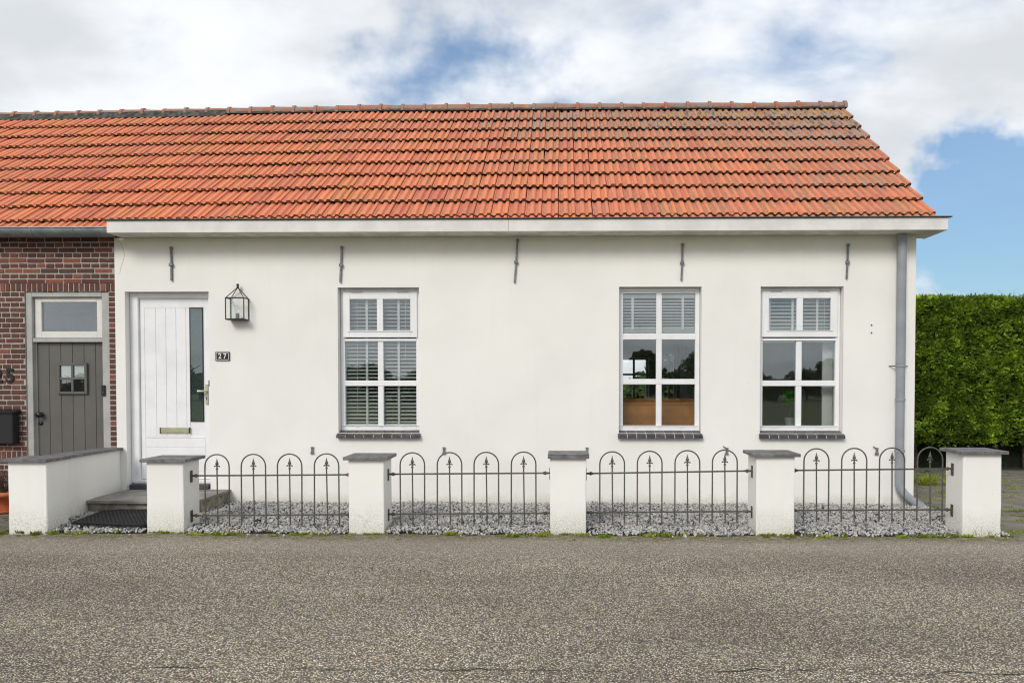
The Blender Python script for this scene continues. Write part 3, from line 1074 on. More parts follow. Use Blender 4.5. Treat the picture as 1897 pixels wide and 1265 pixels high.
def blind(x0, x1, ztop, zbot, n_, ylab, bottom_stack, tapes, cords, wands=()):
    b = thing('venetian_blind', ylab, 'blind', (0, 0, 0), 'venetian blinds in the cottage windows')
    y0 = YF + .085
    MB().box(x0, x1, y0 - .028, y0 + .028, ztop, ztop + .05, .004).build('headrail', 'blind', b)
    s = MB()
    s.add([(-.5, -.025, -.003), (-.5, 0, .002), (-.5, .025, -.003), (.5, -.025, -.003), (.5, 0, .002), (.5, .025, -.003)], [(0, 3, 4, 1), (1, 4, 5, 2)])
    s.add([(-.5, -.025, -.006), (-.5, 0, -.001), (-.5, .025, -.006), (.5, -.025, -.006), (.5, 0, -.001), (.5, .025, -.006)], [(0, 1, 4, 3), (1, 2, 5, 4), (0, 3, 3 - 3, 0)][:2])
    s.add([(-.5, -.025, -.006), (.5, -.025, -.006), (.5, -.025, -.003), (-.5, -.025, -.003)], [(0, 1, 2, 3)])
    sm = s.mesh('slat', 'blind')
    for k in range(n_):
        z = ztop - .03 - k * (ztop - .03 - zbot) / (n_ - 1)
        link('slat', sm, b, ((x0 + x1) / 2, y0, z), (radians(random.gauss(17, 1.5)), radians(random.gauss(0, .12)), 0), (x1 - x0, 1, 1))
    if bottom_stack:
        for k in range(7):
            link('slat', sm, b, ((x0 + x1) / 2, y0, zbot - .012 - k * .008), (0, 0, 0), (x1 - x0, 1, 1))
    MB().box(x0, x1, y0 - .026, y0 + .026, zbot - (.10 if bottom_stack else .045), zbot - (.075 if bottom_stack else .025), .003).build('bottom_rail', 'blind', b)
    for t in tapes:
        MB().box(t - .014, t + .014, y0 - .031, y0 - .028, zbot - .03, ztop).build('ladder_tape', 'blind', b)
    mb = MB()
    for t, zb_ in cords:
        mb.tube([(t, y0 - .036, ztop), (t, y0 - .036, zb_)], .003, 5)
    if cords: mb.build('cord', 'blind', b)
    return b


blind(-2.66, -1.73, 2.52, 1.0, 34, 'closed-length white venetian blind filling the window beside the wall lantern', False, (-2.375, -1.985), ((-1.90, 1.75), (-2.49, 1.1)))
blind(.71, 1.645, 2.50, 2.15, 10, 'half-raised white venetian blind above the tan sofa', True, (.862, 1.468), ())
blind(2.385, 3.325, 2.52, 2.06, 11, 'short white venetian blind above the potted topiary', True, (2.51, 2.79, 3.085), ((3.14, 2.0), (3.17, 2.0)))

# interior objects seen through the panes
t = thing('sofa', 'tan leather sofa back behind the middle window', 'sofa', (1.25, .60, .16))
MB().box(-1.05, 1.05, -.12, .10, .12, 1.115, .05).build('backrest', 'leather', t)
MB().box(-1.05, 1.05, .12, .85, .15, .46, .05).build('seat', 'leather', t)
MB().box(-1.06, 1.06, -.13, .02, 1.025, 1.065, .015).build('piping', 'leather', t)
for q in (-.95, .95):
    for y in (0, .75): MB().box(q - .03, q + .03, y - .03, y + .03, 0, .14).build('leg', 'black', t)
t = thing('pendant_lamp', 'round glass pendant lamp hanging inside the middle window', 'lamp', (1.47, 1.6, 1.66))
mb = MB(); mb.lathe([(.16 * sin(a), .16 * cos(a)) for a in [pi * k / 12 for k in range(1, 11)]], 20); mb.build('globe', 'glass_thin', t)
mb = MB(); mb.lathe([(.0, .07), (.035, .06), (.05, .0), (.035, -.05), (0, -.06)], 14); mb.build('bulb', 'lampmetal', t)
mb = MB(); mb.tube([(0, 0, .15), (-.03, 0, .22), (-.16, 0, .36), (-.4, .0, .62), (-.55, 0, 1.14)], .008, 6); mb.lathe([(.012, .21), (.035, .16), (.036, .15), (.0, .15)], 12); mb.build('cord', 'lampmetal', t)


def leaf_cloud(n, fpos, size, mat, name, parent, elong=1.6, up=.3, kind='stuff', rnd=None):
    """n small leaves; fpos() -> (pos, outward normal)"""
    V = np.zeros((n * 4, 3)); R = np.zeros(n * 4)
    for i in range(n):
        p, nn = fpos()
        p = Vector(p); d = (Vector(nn) + Vector((random.gauss(0, .6), random.gauss(0, .6), random.gauss(0, .6) + up))).normalized()
        u = d.orthogonal().normalized(); u.rotate(Matrix.Rotation(random.uniform(0, 2 * pi), 3, d))
        w = d.cross(u)
        s_ = size * random.uniform(.6, 1.3)
        a = u * s_ * elong * .5; b = w * s_ * .5
        V[i * 4:i * 4 + 4] = [p - a, p + b - a * .1, p + a, p - b - a * .1]
        R[i * 4:i * 4 + 4] = random.random()
    Fc = np.arange(n * 4).reshape(n, 4)
    me = npmesh(name, V, Fc, mat)
    fattr(me, 'rnd', R)
    return link(name, me, parent, kind=kind)


t = thing('potted_topiary', 'round green topiary in a grey pot behind the right window', 'potted plant', (2.86, .50, .90))
def fp():
    d = Vector((random.gauss(0, 1), random.gauss(0, 1), random.gauss(0, 1))).normalized()
    return d * .095 * random.uniform(.6, 1.05) + Vector((0, 0, .38)), d
leaf_cloud(700, fp, .022, 'topiary', 'foliage', t)
MB().tube([(0, 0, .12), (.006, 0, .22), (0, 0, .32)], .006, 6).build('stem', 'deadtwig', t)
MB().lathe([(.045, 0), (.062, .14), (.056, .14), (.05, .12), (0, .12)], 16).build('pot', 'greypot', t)
t = thing('windowsill_board', 'white inner window board behind the right window', 'shelf', (2.85, .39, .87))
MB().box(-.47, .47, -.15, .22, 0, .028, .004).build('board', 'white', t)
t = thing('inner_shutter', 'white folded shutter inside the right window', 'shutter', (3.27, .30, .92))
MB().box(-.07, .06, 0, .03, 0, 1.07, .004).build('leaf', 'white', t)
MB().box(-.085, -.072, -.02, .0, .42, .52, .003).build('handle', 'white', t)
t = thing('desk_chair', 'black desk chair behind the lantern-side window blind', 'chair', (-2.02, .95, .16))
mb = MB(); mb.tube([(-.22, 0, .62), (-.24, 0, .98), (-.16, 0, 1.12), (.10, 0, 1.14), (.22, 0, 1.06), (.24, 0, .62)], .022, 8); mb.build('back_frame', 'black', t)
MB().box(-.2, .2, -.005, .01, .66, 1.05, .004).build('backrest', 'darkfab', t)
MB().box(-.25, .25, -.05, .42, .44, .50, .02).build('seat', 'darkfab', t)
MB().tube([(0, .2, .04), (0, .2, .44)], .03, 8).build('column', 'black', t)
mb = MB()
for k in range(5): mb.tube([(0, .2, .06), (.28 * cos(k * 1.2566), .2 + .28 * sin(k * 1.2566), .03)], .02, 6)
mb.build('base', 'black', t)

# ------------------------------------------------------------------ cottage front door
f = MB()
f.box(DX0 + .003, -5.163, .10, .19, DZ0 + .06, DZ1 - .003, .004)
f.box(-4.302, DX1 - .003, .10, .19, DZ0 + .06, DZ1 - .003, .004)
f.box(-5.163, -4.302, .10, .19, 2.512, DZ1 - .003, .004)
f.box(-5.19, -5.161, .118, .19, .26, 2.53, .003); f.box(-4.304, -4.29, .118, .19, .26, 2.53, .003); f.box(-5.163, -4.30, .118, .19, 2.495, 2.53, .003)
f.box(-5.23, -4.27, .085, .19, .245, .287, .004)
f.build('door_frame', 'white', cottage)
MB().box(-5.225, -4.262, -.03, .30, .189, .243, .004).build('threshold', 'slate_edge', cottage)
d = MB()
Y0, Y1 = .135, .175
rails(d, -5.158, -4.306, .292, 2.492, .055, Y0, Y1, .002, wt=.10, wb=.10)
d.box(-5.103, -4.361, Y0 + .006, Y1, .392, 2.392)
dl = d.build('door', 'white', cottage)
gx = [-5.101, -4.963, -4.838, -4.713, -4.590]
for a, b in zip(gx[:-1], gx[1:]):
    MB().box(a + .002, b - .002, Y0 - .001, Y0 + .008, .815, 2.390, .0015).build('plank', 'white', dl)
for a, b in ((.394, .676), (.68, .79), (.794, .812)):
    MB().box(-5.101, -4.363, Y0 - .001, Y0 + .008, a + .002, b - .002, .0015).build('panel', 'white', dl)
MB().box(-4.588, -4.547, Y0 - .001, Y0 + .008, .815, 2.390, .001).build('panel', 'white', dl)
m_ = MB(); rails(m_, -4.545, -4.378, .998, 2.392, .010, Y0 - .006, Y0 + .01, .001)
m_.build('glass_bead', 'black', dl)
pane(dl, -4.535, -4.388, 1.008, 2.382, Y0 - .003, 'glass_dark')
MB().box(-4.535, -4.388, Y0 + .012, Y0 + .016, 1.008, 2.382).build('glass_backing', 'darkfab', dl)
mb = MB(); mb.box(-4.915, -4.548, Y0 - .018, Y0 - .002, .855, .926, .004, 0)
ms = mb.build('mail_slot', 'brass', dl)
MB().box(-4.903, -4.56, Y0 - .024, Y0 - .019, .868, .915, .002).build('flap', 'brass', ms)
MB().box(-4.917, -4.909, Y0 - .025, Y0 - .003, .853, .928).build('end_cap', 'black', ms)
MB().box(-4.554, -4.546, Y0 - .025, Y0 - .003, .853, .928).build('end_cap', 'black', ms)
mb = MB(); mb.box(-4.352, -4.318, Y0 - .016, Y0 - .002, 1.21, 1.455, .004)
hd = mb.build('handle_plate', 'brass', dl)
mb = MB(); mb.tube([(-4.335, Y0 - .016, 1.372), (-4.335, Y0 - .055, 1.372), (-4.345, Y0 - .06, 1.372), (-4.40, Y0 - .062, 1.372), (-4.425, Y0 - .060, 1.372)], .011, 8, radii=[.012, .010, .012, .014, .018])
mb.build('handle', 'brass', hd)
MB().box(-4.341, -4.331, Y0 - .018, Y0 - .015, 1.27, 1.30).build('keyhole', 'black', hd)
MB().box(-4.30, -4.288, .090, .101, 1.435, 1.505, .002).build('door_closer', 'black', cottage)
for z in (.62, 2.1):
    MB().box(-5.175, -5.158, Y0 - .012, Y0 + .0, z, z + .09, .003).build('hinge', 'white', dl)

# wall anchors
def anchor(x, z0, z1, lean):
    mb = MB()
    zm = z0 + (z1 - z0) * .47
    dx = lean
    mb.prism([(x - dx - .009, z0), (x - dx + .009, z0), (x + .009, zm), (x + dx + .010, z1), (x + dx - .010, z1), (x - .009, zm)], -.030, -.004, 'y')
    mb.box(x - .022, x + .022, -.042, -.003, zm - .018, zm + .018, .005)
    mb.box(x + dx - .016, x + dx + .016, -.034, -.004, z1 - .03, z1 + .002, .003)
    mb.build('wall_anchor', 'anchor', cottage)


anchor(-4.686, 2.70, 3.105, -.001)
anchor(-2.636, 2.675, 3.105, .012)
anchor(-.541, 2.668, 3.18, .019)
anchor(1.43, 2.69, 3.125, .008)
anchor(3.378, 2.705, 3.112, .008)
for k, (x, hook) in enumerate(((-3.0, 0), (-1.41, 0), (.304, 0), (1.972, 1), (3.748, 1))):
    mb = MB()
    mb.prism([(x - .024, .622), (x + .024, .622), (x + .013, .648), (x + .011, .685), (x + .018, .703), (x - .018, .703), (x - .011, .685), (x - .013, .648)], -.026, -.003, 'y')
    if hook: mb.tube([(x - .005, -.02, .70), (x - .03, -.022, .708), (x - .045, -.022, .722)], .006, 6)
    mb.build('wall_anchor', 'anchor', cottage)
for z in (2.159, 2.069):
    MB().lathe([(0, 0), (.008, .0), (.008, .012), (0, .014)], 8).build('screw', 'iron', cottage, (3.672, -.004, z)).rotation_euler = (radians(90), 0, 0)
# hairline crack at the corner of the render
mb = MB(); mb.tube([(-5.34, -.0005, 3.20), (-5.30, -.0005, 3.14), (-5.268, -.0005, 3.06), (-5.262, -.0005, 3.0), (-5.285, -.0005, 2.92), (-5.315, -.0005, 2.84), (-5.322, -.0005, 2.78)], .0013, 4)
mb.build('hairline_crack', 'iron', cottage)

# ------------------------------------------------------------------ brick house front
NX0 = -9.4
NY = .022
ND = (-6.511, -5.481, .05, 2.576)
mb = MB()
wall_mesh(mb, NX0, HX0 - .003, -.1, 3.30, NY + .006, .33, [ND])
nw = mb.build('wall', 'mortar', neighbour)
mb = MB()
mb.box(NX0, HX0 - .003, BYW - .3, BYW, -.1, 3.3)
mb.prism([(.331, -.1), (BYW - .301, -.1), (BYW - .301, 3.3), (ya, za - .25), (.331, 3.30)], NX0, NX0 + .3, 'x')
mb.box(NX0 + .3, HX0 - .003, .4, BYW - .31, 2.75, 2.8)
mb.box(NX0 + .3, HX0 - .003, .34, BYW - .31, .0, .05)
mb.build('rear_wall', 'inner', neighbour)
CH = .0625


def bmesh_brick(lx, lz):
    b = MB(); b.box(-lx / 2, lx / 2, 0, .05, -lz / 2, lz / 2, .004)
    return b.mesh('brick', 'brick')


BR = {'s': bmesh_brick(.208, .0485), 'h': bmesh_brick(.098, .0485), 'v': bmesh_brick(.0525, .098), 'q': bmesh_brick(.070, .0505)}
BW = {'s': .209, 'h': .099, 'v': .0555}
far = MB(); far_r = []


def put_brick(kind, x, z):
    w = BW[kind] / 2
    if x + w < NX0 + .1: return
    lx0, lx1 = x - w, x + w
    lo, hi = NX0, HX0 - .006
    z0 = z
    # stop at the wall ends and the door opening
    if ND[2] < z < ND[3]:
        if lx1 > ND[0] and lx0 < ND[1]:
            if lx0 < ND[0] - .04: hi = ND[0]
            else: return
        elif x > ND[0]: return
    a, b = max(lx0, lo), min(lx1, hi)
    if b - a < .03: return
    if b < -7.02:
        n0 = len(far.v)
        hz = .05 if kind == 'v' else .02525
        far.box(a, b, NY, NY + .05, z - hz, z + hz, .004)
        far_r.extend([random.random()] * (len(far.v) - n0))
        return
    o = link('brick', BR[kind], nw, ((a + b) / 2, NY + random.uniform(-.003, .002), z + random.gauss(0, .0012)))
    o.scale = ((b - a) / (2 * w) * random.uniform(.985, 1.01), 1, random.uniform(.96, 1.03))
    o.rotation_euler = (random.gauss(0, .008), random.gauss(0, .006), random.gauss(0, .006))


def course(k, z):
    if k % 2 == 0:
        off = .055 if (k // 2) % 2 else .0
        x = -5.43 - off
        while x > NX0: put_brick('s', x - .05, z); x -= .2205
    else:
        x = -5.415
        while x > NX0: put_brick('h', x, z); x -= .1103


z = 2.70
for k in range(10):
    course(k, z + k * CH)
x = -5.42
i = 0
while x > NX0:
    if True: put_brick('v', x, 2.629)
    x -= .0645
for k in range(31):
    zz_ = 2.545 - k * CH
    if zz_ > .66:
        course(k + 1, zz_)
x = -6.54
while x > NX0:
    put_brick('v', x, .59); x -= .0645
for k in range(40):
    z = 2.545 - k * CH
    w = (-5.392 - ND[1] - .012) if k % 2 else (-5.392 - ND[1] - .006)
    o = link('brick', BR['h'], nw, (ND[1] + .006 + w / 2, NY, z), (random.gauss(0, .006), random.gauss(0, .008), 0), (w / .098, 1, random.uniform(.95, 1.03)))
for k in range(9):
    course(k, .51 - k * CH)
me = far.mesh('far_bricks', 'brick', fix=False)
fattr(me, 'rnd', far_r)
link('far_bricks', me, nw, kind='stuff')

# its door
f = MB()
fy = .045
f.box(ND[0] + .003, -6.435, fy, .2, .05, 2.573, .004)
f.box(-5.575, ND[1] - .003, fy, .2, .05, 2.573, .004)
f.box(-6.435, -5.575, fy, .2, 2.515, 2.573, .004)
f.box(-6.44, -6.420, fy + .055, .2, .05, 1.97, .003)
f.box(-6.435, -5.575, fy + .01, .2, 1.968, 2.018, .004)
fo = f.build('door_frame', 'greyframe', neighbour)
s = MB(); rails(s, -6.432, -5.578, 2.022, 2.512, .085, fy + .045, fy + .09, .004, wt=.055, wb=.078)
so = s.build('transom_window', 'cream_sash', neighbour)
pane(so, -6.347, -5.663, 2.10, 2.457, fy + .065, 'glass_sky')
dk = MB().box(-6.418, -5.578, fy + .082, fy + .12, .06, 1.964).build('door', 'greydoor', neighbour)
xs_ = [-6.418, -6.275, -6.130, -5.986, -5.842, -5.700, -5.580]
WX0, WX1, WZa, WZb = -6.161, -5.793, 1.335, 1.717
for a, b in zip(xs_[:-1], xs_[1:]):
    MB().box(a + .002, b - .002, fy + .068, fy + .0815, .06, 1.963, .003).build('plank', 'greydoor', dk)
m_ = MB(); rails(m_, WX0, WX1, WZa, WZb, .032, fy + .035, fy + .068, .004)
m_.box((WX0 + WX1) / 2 - .013, (WX0 + WX1) / 2 + .013, fy + .04, fy + .066, WZa + .032, WZb - .032, .003)
m_.box(WX0 + .032, WX1 - .032, fy + .042, fy + .064, (WZa + WZb) / 2 - .013, (WZa + WZb) / 2 + .013, .003)
m_.build('window_frame', 'greydoor', dk)
cx_, cz_ = (WX0 + WX1) / 2, (WZa + WZb) / 2
for a, b in ((WX0 + .032, cx_ - .013), (cx_ + .013, WX1 - .032)):
    for c_, e_ in ((WZa + .032, cz_ - .013), (cz_ + .013, WZb - .032)):
        MB().box(a, b, fy + .056, fy + .060, c_, e_).build('pane', 'glass', dk)
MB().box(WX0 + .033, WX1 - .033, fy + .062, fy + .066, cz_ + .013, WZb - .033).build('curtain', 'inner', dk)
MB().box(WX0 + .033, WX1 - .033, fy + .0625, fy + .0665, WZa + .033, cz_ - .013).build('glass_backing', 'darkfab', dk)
mb = MB(); mb.lathe([(0, 0), (.03, 0), (.03, .008), (.012, .012), (.012, .04), (.034, .05), (.038, .065), (.03, .08), (0, .085)], 14)
o = mb.build('knob', 'black', dk, (-6.375, fy + .068, 1.085)); o.rotation_euler = (radians(90), 0, 0)
mb = MB(); mb.lathe([(0, 0), (.026, 0), (.026, .012), (.012, .022), (0, .024)], 12)
o = mb.build('lock', 'black', dk, (-6.385, fy + .068, .98)); o.rotation_euler = (radians(90), 0, 0)

# things on the fronts
t = thing('doorbell', 'small black doorbell on the grey door frame', 'doorbell', (-5.56, fy, 1.38))
MB().box(-.024, .022, -.022, 0, -.065, .065, .005).build('housing', 'black', t)
MB().box(-.010, .010, -.027, -.0225, -.03, -.012, .002).build('button', 'iron', t)
t = thing('wall_letterbox', 'black metal letterbox on the brick wall at the left edge', 'letterbox', (-6.78, NY, .94))
MB().box(-.19, .19, -.125, -.002, -.20, .17, .008).build('body', 'rubber', t)
mb = MB(); mb.prism([(-.145, .172), (-.145, .184), (-.002, .215), (-.002, .175)], -.205, .205, 'x'); mb.build('lid', 'black', t)


def text_mesh(body, size, depth, mat):
    cu = bpy.data.curves.new('lettering', 'FONT')
    cu.body = body; cu.size = size; cu.extrude = depth / 2; cu.align_x = 'CENTER'; cu.align_y = 'CENTER'; cu.offset = size * .022
    ob = bpy.data.objects.new('tmp', cu); COL.objects.link(ob)
    dg = bpy.context.evaluated_depsgraph_get()
    me = bpy.data.meshes.new_from_object(ob.evaluated_get(dg))
    bpy.data.objects.remove(ob)
    me.materials.clear(); me.materials.append(M[mat])
    return me


t = thing('house_number', 'black metal digits 25 on the brick wall beside the grey door', 'house number', (-6.77, NY - .008, 1.553))
link('digit', text_mesh('2', .235, .012, 'black'), t, (-.075, 0, 0), (radians(90), 0, 0))
link('digit', text_mesh('5', .235, .012, 'black'), t, (.075, 0, 0), (radians(90), 0, 0))
t = thing('number_plate', 'black enamel plate with white 27 beside the white door', 'sign', (-4.079, -.004, 1.793))


def rrect(w, h, r, n=5):
    P = []
    for cx, cz, a0 in ((w - r, h - r, 0), (-w + r, h - r, 90), (-w + r, -h + r, 180), (w - r, -h + r, 270)):
        for k in range(n + 1):
            a = radians(a0 + 90 * k / n); P.append((cx + r * cos(a), cz + r * sin(a)))
    return P


MB().prism(rrect(.086, .054, .006), -.010, 0, 'y').build('plate', 'black', t)
mb = MB()
o_, i_ = rrect(.078, .046, .016), rrect(.073, .041, .013)
n = len(o_)
mb.add([(p[0], -.0125, p[1]) for p in o_] + [(p[0], -.0125, p[1]) for p in i_] + [(p[0], -.0102, p[1]) for p in o_] + [(p[0], -.0102, p[1]) for p in i_],
       [(k, (k + 1) % n, n + (k + 1) % n, n + k) for k in range(n)] + [(k, (k + 1) % n, 2 * n + (k + 1) % n, 2 * n + k) for k in range(n)])
mb.build('border', 'signwhite', t)
link('digit', text_mesh('2', .088, .003, 'signwhite'), t, (-.030, -.012, 0), (radians(90), 0, 0), (.85, 1, 1))
link('digit', text_mesh('7', .088, .003, 'signwhite'), t, (.030, -.012, 0), (radians(90), 0, 0), (.85, 1, 1))

# lantern
t = thing('wall_lantern', 'black framed glass lantern on the white wall above the number plate', 'lantern', (-3.868, 0, 2.228))
hw, dp_, hh = .109, .15, .251
mb = MB()
r_ = .005
for x in (-hw, hw):
    for y in (-dp_, -.008):
        mb.box(x - r_, x + r_, y - r_, y + r_, 0, hh)
        mb.tube([(x, y, hh), (0, -.055, hh + .135)], .005, 4)
for z in (0, hh):
    mb.box(-hw, hw, -dp_ - r_ * 1.02, -dp_ + r_, z - .008, z + .008)
    for x in (-hw, hw): mb.box(x - r_ * 1.02, x + r_ * 1.02, -dp_, -.006, z - .007, z + .007)
mb.box(-hw, hw, -.014, -.002, -.006, .006)
mb.box(-hw + .01, hw - .01, -dp_ + .01, -.01, -.010, -.003)
mb.lathe([(0, .118), (.018, .12), (.014, .14), (.011, .15), (.017, .158), (.018, .166), (.010, .176), (0, .178)], 10, (0, -.055, hh))
mb.build('frame', 'black', t)
MB().box(-hw + r_, hw - r_, -dp_, -dp_ + .002, .01, hh - .01).build('pane', 'glass_thin', t)
for x in (-hw, hw - .002): MB().box(x, x + .002, -dp_ + r_, -.016, .01, hh - .01).build('pane', 'glass_thin', t)
MB().lathe([(.036, 0), (.036, .01), (.022, .012), (.022, .07), (.019, .075), (0, .075)], 12, (-.0, -.07, .0)).build('socket', 'iron', t)
MB().lathe([(.014, .072), (.02, .085), (.036, .115), (.036, .135), (.024, .155), (0, .163)], 14, (-.0, -.07, 0)).build('bulb', 'glass_thin', t)

# ------------------------------------------------------------------ front step and threshold
t = thing('front_step', 'low mossy concrete step with brown slabs before the white door', 'doorstep', (0, 0, 0))
MB().box(-5.225, -4.03, -.87, -.004, -.05, .150, .006).build('base', 'concrete', t)
MB().box(-5.245, -4.44, -.92, -.004, .152, .187, .004).build('slab', 'slab', t)
MB().box(-4.436, -3.995, -.92, -.004, .152, .187, .004).build('slab', 'slab', t)

# ------------------------------------------------------------------ pillars, low wall
PILL = [(-5.406, -5.025, -1.85, .705, 'white rendered pillar at the left end, joined to the low garden wall'),
        (-4.089, -3.720, -1.76, .699, 'white rendered pillar standing in front of the doorstep'),
        (-2.081, -1.732, -1.78, .726, 'white rendered pillar below the left window, between the first two fence panels'),
        (-.110, .243, -1.76, .742, 'white rendered pillar in the middle, stained at its foot'),
        (1.892, 2.264, -1.76, .763, 'white rendered pillar between the middle and right windows'),
        (3.858, 4.225, -1.80, .794, 'white rendered pillar at the right end beside the paved yard')]
PD = .345
for (a, b, y, h, lab) in PILL:
    t = thing('fence_pillar', lab, 'pillar', ((a + b) / 2, y + PD / 2, 0), 'white fence pillars')
    hw = (b - a) / 2
    # a body with slightly uneven, rounded arrises
    mb = MB()
    lev = [-.1, .0, .12, .3, .5, h]
    rings = []
    for z in lev:
        base = rrect(hw, PD / 2, .012, 2)
        rings.append([(p[0] + random.gauss(0, .0012), p[1] + random.gauss(0, .0012), z) for p in base])
    n = len(rings[0])
    mb.add([p for r in rings for p in r], [(i * n + k, i * n + (k + 1) % n, (i + 1) * n + (k + 1) % n, (i + 1) * n + k) for i in range(len(lev) - 1) for k in range(n)] + [tuple((len(lev) - 1) * n + k for k in range(n))], 0, False)
    mb.build('body', 'pillar', t)
    if a < -5: MB().box(-hw - .045, hw + .03, -PD / 2 - .045, PD / 2 + .0, h + .001, h + .033, .003).build('coping', 'slate', t)
    elif -.2 < a < 0:
        c = MB(); c.box(-hw - .022, hw + .028, -PD / 2 - .04, PD / 2 + .04, h + .001, h + .028, .003); c.box(-hw - .022, hw + .026, -PD / 2 - .015, PD / 2 + .04, h + .029, h + .043, .003)
        c.build('coping', 'slate', t)
    else: MB().box(-hw - .043, hw + .043, -PD / 2 - .045, PD / 2 + .045, h + .001, h + .033, .003).build('coping', 'slate', t)
t = thing('garden_wall', 'low white garden wall running from the left pillar to the house', 'wall', (0, 0, 0))
mb = MB()
A = [(-5.125, -1.504), (-5.34, -.004), (-5.55, -.004), (-5.36, -1.504)]
z0_, z1_ = .695, .66
mb.add([(x, y, -.1) for x, y in A] + [(A[0][0], A[0][1], z0_), (A[1][0], A[1][1], z1_), (A[2][0], A[2][1], z1_), (A[3][0], A[3][1], z0_)],
       [(0, 1, 2, 3), (4, 7, 6, 5), (0, 4, 5, 1), (1, 5, 6, 2), (2, 6, 7, 3), (3, 7, 4, 0)])
mb.build('body', 'pillar', t)
for k in range(3):
    f0, f1 = k / 3 + .002, (k + 1) / 3 - .002
    P = []
    for ff, in ((f0,), (f1,)):
        for (p, q), o_ in (((A[0], A[1]), .03), ((A[3], A[2]), -.03)):
            P.append((p[0] + (q[0] - p[0]) * ff + o_, p[1] + (q[1] - p[1]) * ff, z0_ + (z1_ - z0_) * ff))
    vs = [(x, y, z + .001) for x, y, z in P] + [(x, y, z + .031) for x, y, z in P]
    MB().add(vs, [(0, 1, 3, 2), (4, 6, 7, 5), (0, 4, 5, 1), (2, 3, 7, 6), (0, 2, 6, 4), (1, 5, 7, 3)]).build('coping_slab', 'slate', t)

# ------------------------------------------------------------------ iron fence panels
spear = MB()
spear.lathe([(.0055, 0), (.0055, .006), (.012, .012), (.013, .02), (.007, .028), (.006, .034), (.010, .040), (.006, .046), (.007, .052), (.018, .066), (.011, .086), (.004, .112), (0, .128)], 8, smooth=True)
for sgn in (-1, 1):
    spear.tube([(0, 0, .034), (sgn * .010, 0, .046), (sgn * .020, 0, .047), (sgn * .028, 0, .040), (sgn * .031, 0, .036)], .005, 6, radii=[.005, .006, .007, .006, .002])
SPEAR = spear.mesh('spearhead', 'iron')


def fence(xa, xb, centres, zt0, zt1, zb0, zb1, lab):
    Y = -1.60
    t = thing('iron_fence_panel', lab, 'fence', (xa, Y, 0), 'iron fence panels between the pillars')
    def L(x, a, b): return a + (b - a) * (x - xa) / (xb - xa)
    for nm, a, b in (('rail', zt0, zt1), ('rail', zb0, zb1)):
        mb = MB(); r_ = .0075
        mb.add([(x - xa, y, z) for x, zc in ((xa + .03, a), (xb - .03, b)) for y, z in ((-r_, zc - r_), (r_, zc - r_), (r_, zc + r_), (-r_, zc + r_))],
               [(0, 1, 2, 3), (7, 6, 5, 4), (0, 4, 5, 1), (1, 5, 6, 2), (2, 6, 7, 3), (3, 7, 4, 0)])
        mb.build(nm, 'iron', t)
    for c in centres:
        zr, zb_ = L(c, zt0, zt1), L(c, zb0, zb1)
        w = .1225
        lean = random.gauss(0, .0015)
        pts = [(c - w - xa + lean * -1, 0, zb_ - .115), (c - w - xa, 0, zr)]
        zc = zr + .09
        pts += [(c - xa - w * cos(pi * k / 14), 0, zc + w * sin(pi * k / 14)) for k in range(15)]
        pts += [(c + w - xa, 0, zr), (c + w - xa + lean, 0, zb_ - .115)]
        MB().tube(pts, .0072, 7).build('hoop', 'iron', t)
        p = MB().tube([(c - xa + .006 + lean, 0, zb_ - .115), (c - xa, 0, zr + .055)], .0070, 7).build('picket', 'iron', t)
        link('spearhead', SPEAR, p, (c - xa, 0, zr + .05), (0, 0, random.uniform(-.25, .25)))
    for x, z, sgn in ((xa, zt0, 1), (xa, zb0, 1), (xb, zt1, -1), (xb, zb1, -1)):
        mb = MB()
        X = x - xa
        lo, hi = sorted((X + sgn * .0015, X + sgn * .008))
        mb.box(lo, hi, -.022, .022, z - .066, z + .054, .002)
        mb.lathe([(0, -.02), (.009, -.016), (.007, 0), (.009, .016), (0, .02)], 8, (X + sgn * .05, 0, z))
        mb.tube([(X + sgn * .008, 0, z), (X + sgn * .03, 0, z), (X + sgn * .045, 0, z), (X + sgn * .06, 0, z), (X + sgn * .085, 0, z)], .01, 8, radii=[.010, .010, .016, .014, .007])
        for q in (-.045, .035):
            mb.lathe([(0, 0), (.005, 0), (.004, .004), (0, .004)], 6, (X + sgn * .009, -.008, z + q))
        mb.build('bracket', 'rust', t)


fence(-3.720, -2.081, (-3.456, -3.088, -2.722, -2.350), .546, .560, .146, .160, 'iron fence panel nearest the doorstep, with four hoops')
fence(-1.732, -.110, (-1.488, -1.116, -.748, -.376), .567, .581, .166, .181, 'iron fence panel between the pillar below the left window and the middle pillar')
fence(.243, 1.892, (.505, .877, 1.250, 1.620), .578, .607, .188, .205, 'iron fence panel below the middle window, with four hoops')
fence(2.264, 3.858, (2.522, 2.893, 3.264, 3.636), .613, .633, .216, .228, 'iron fence panel at the right end before the downpipe')

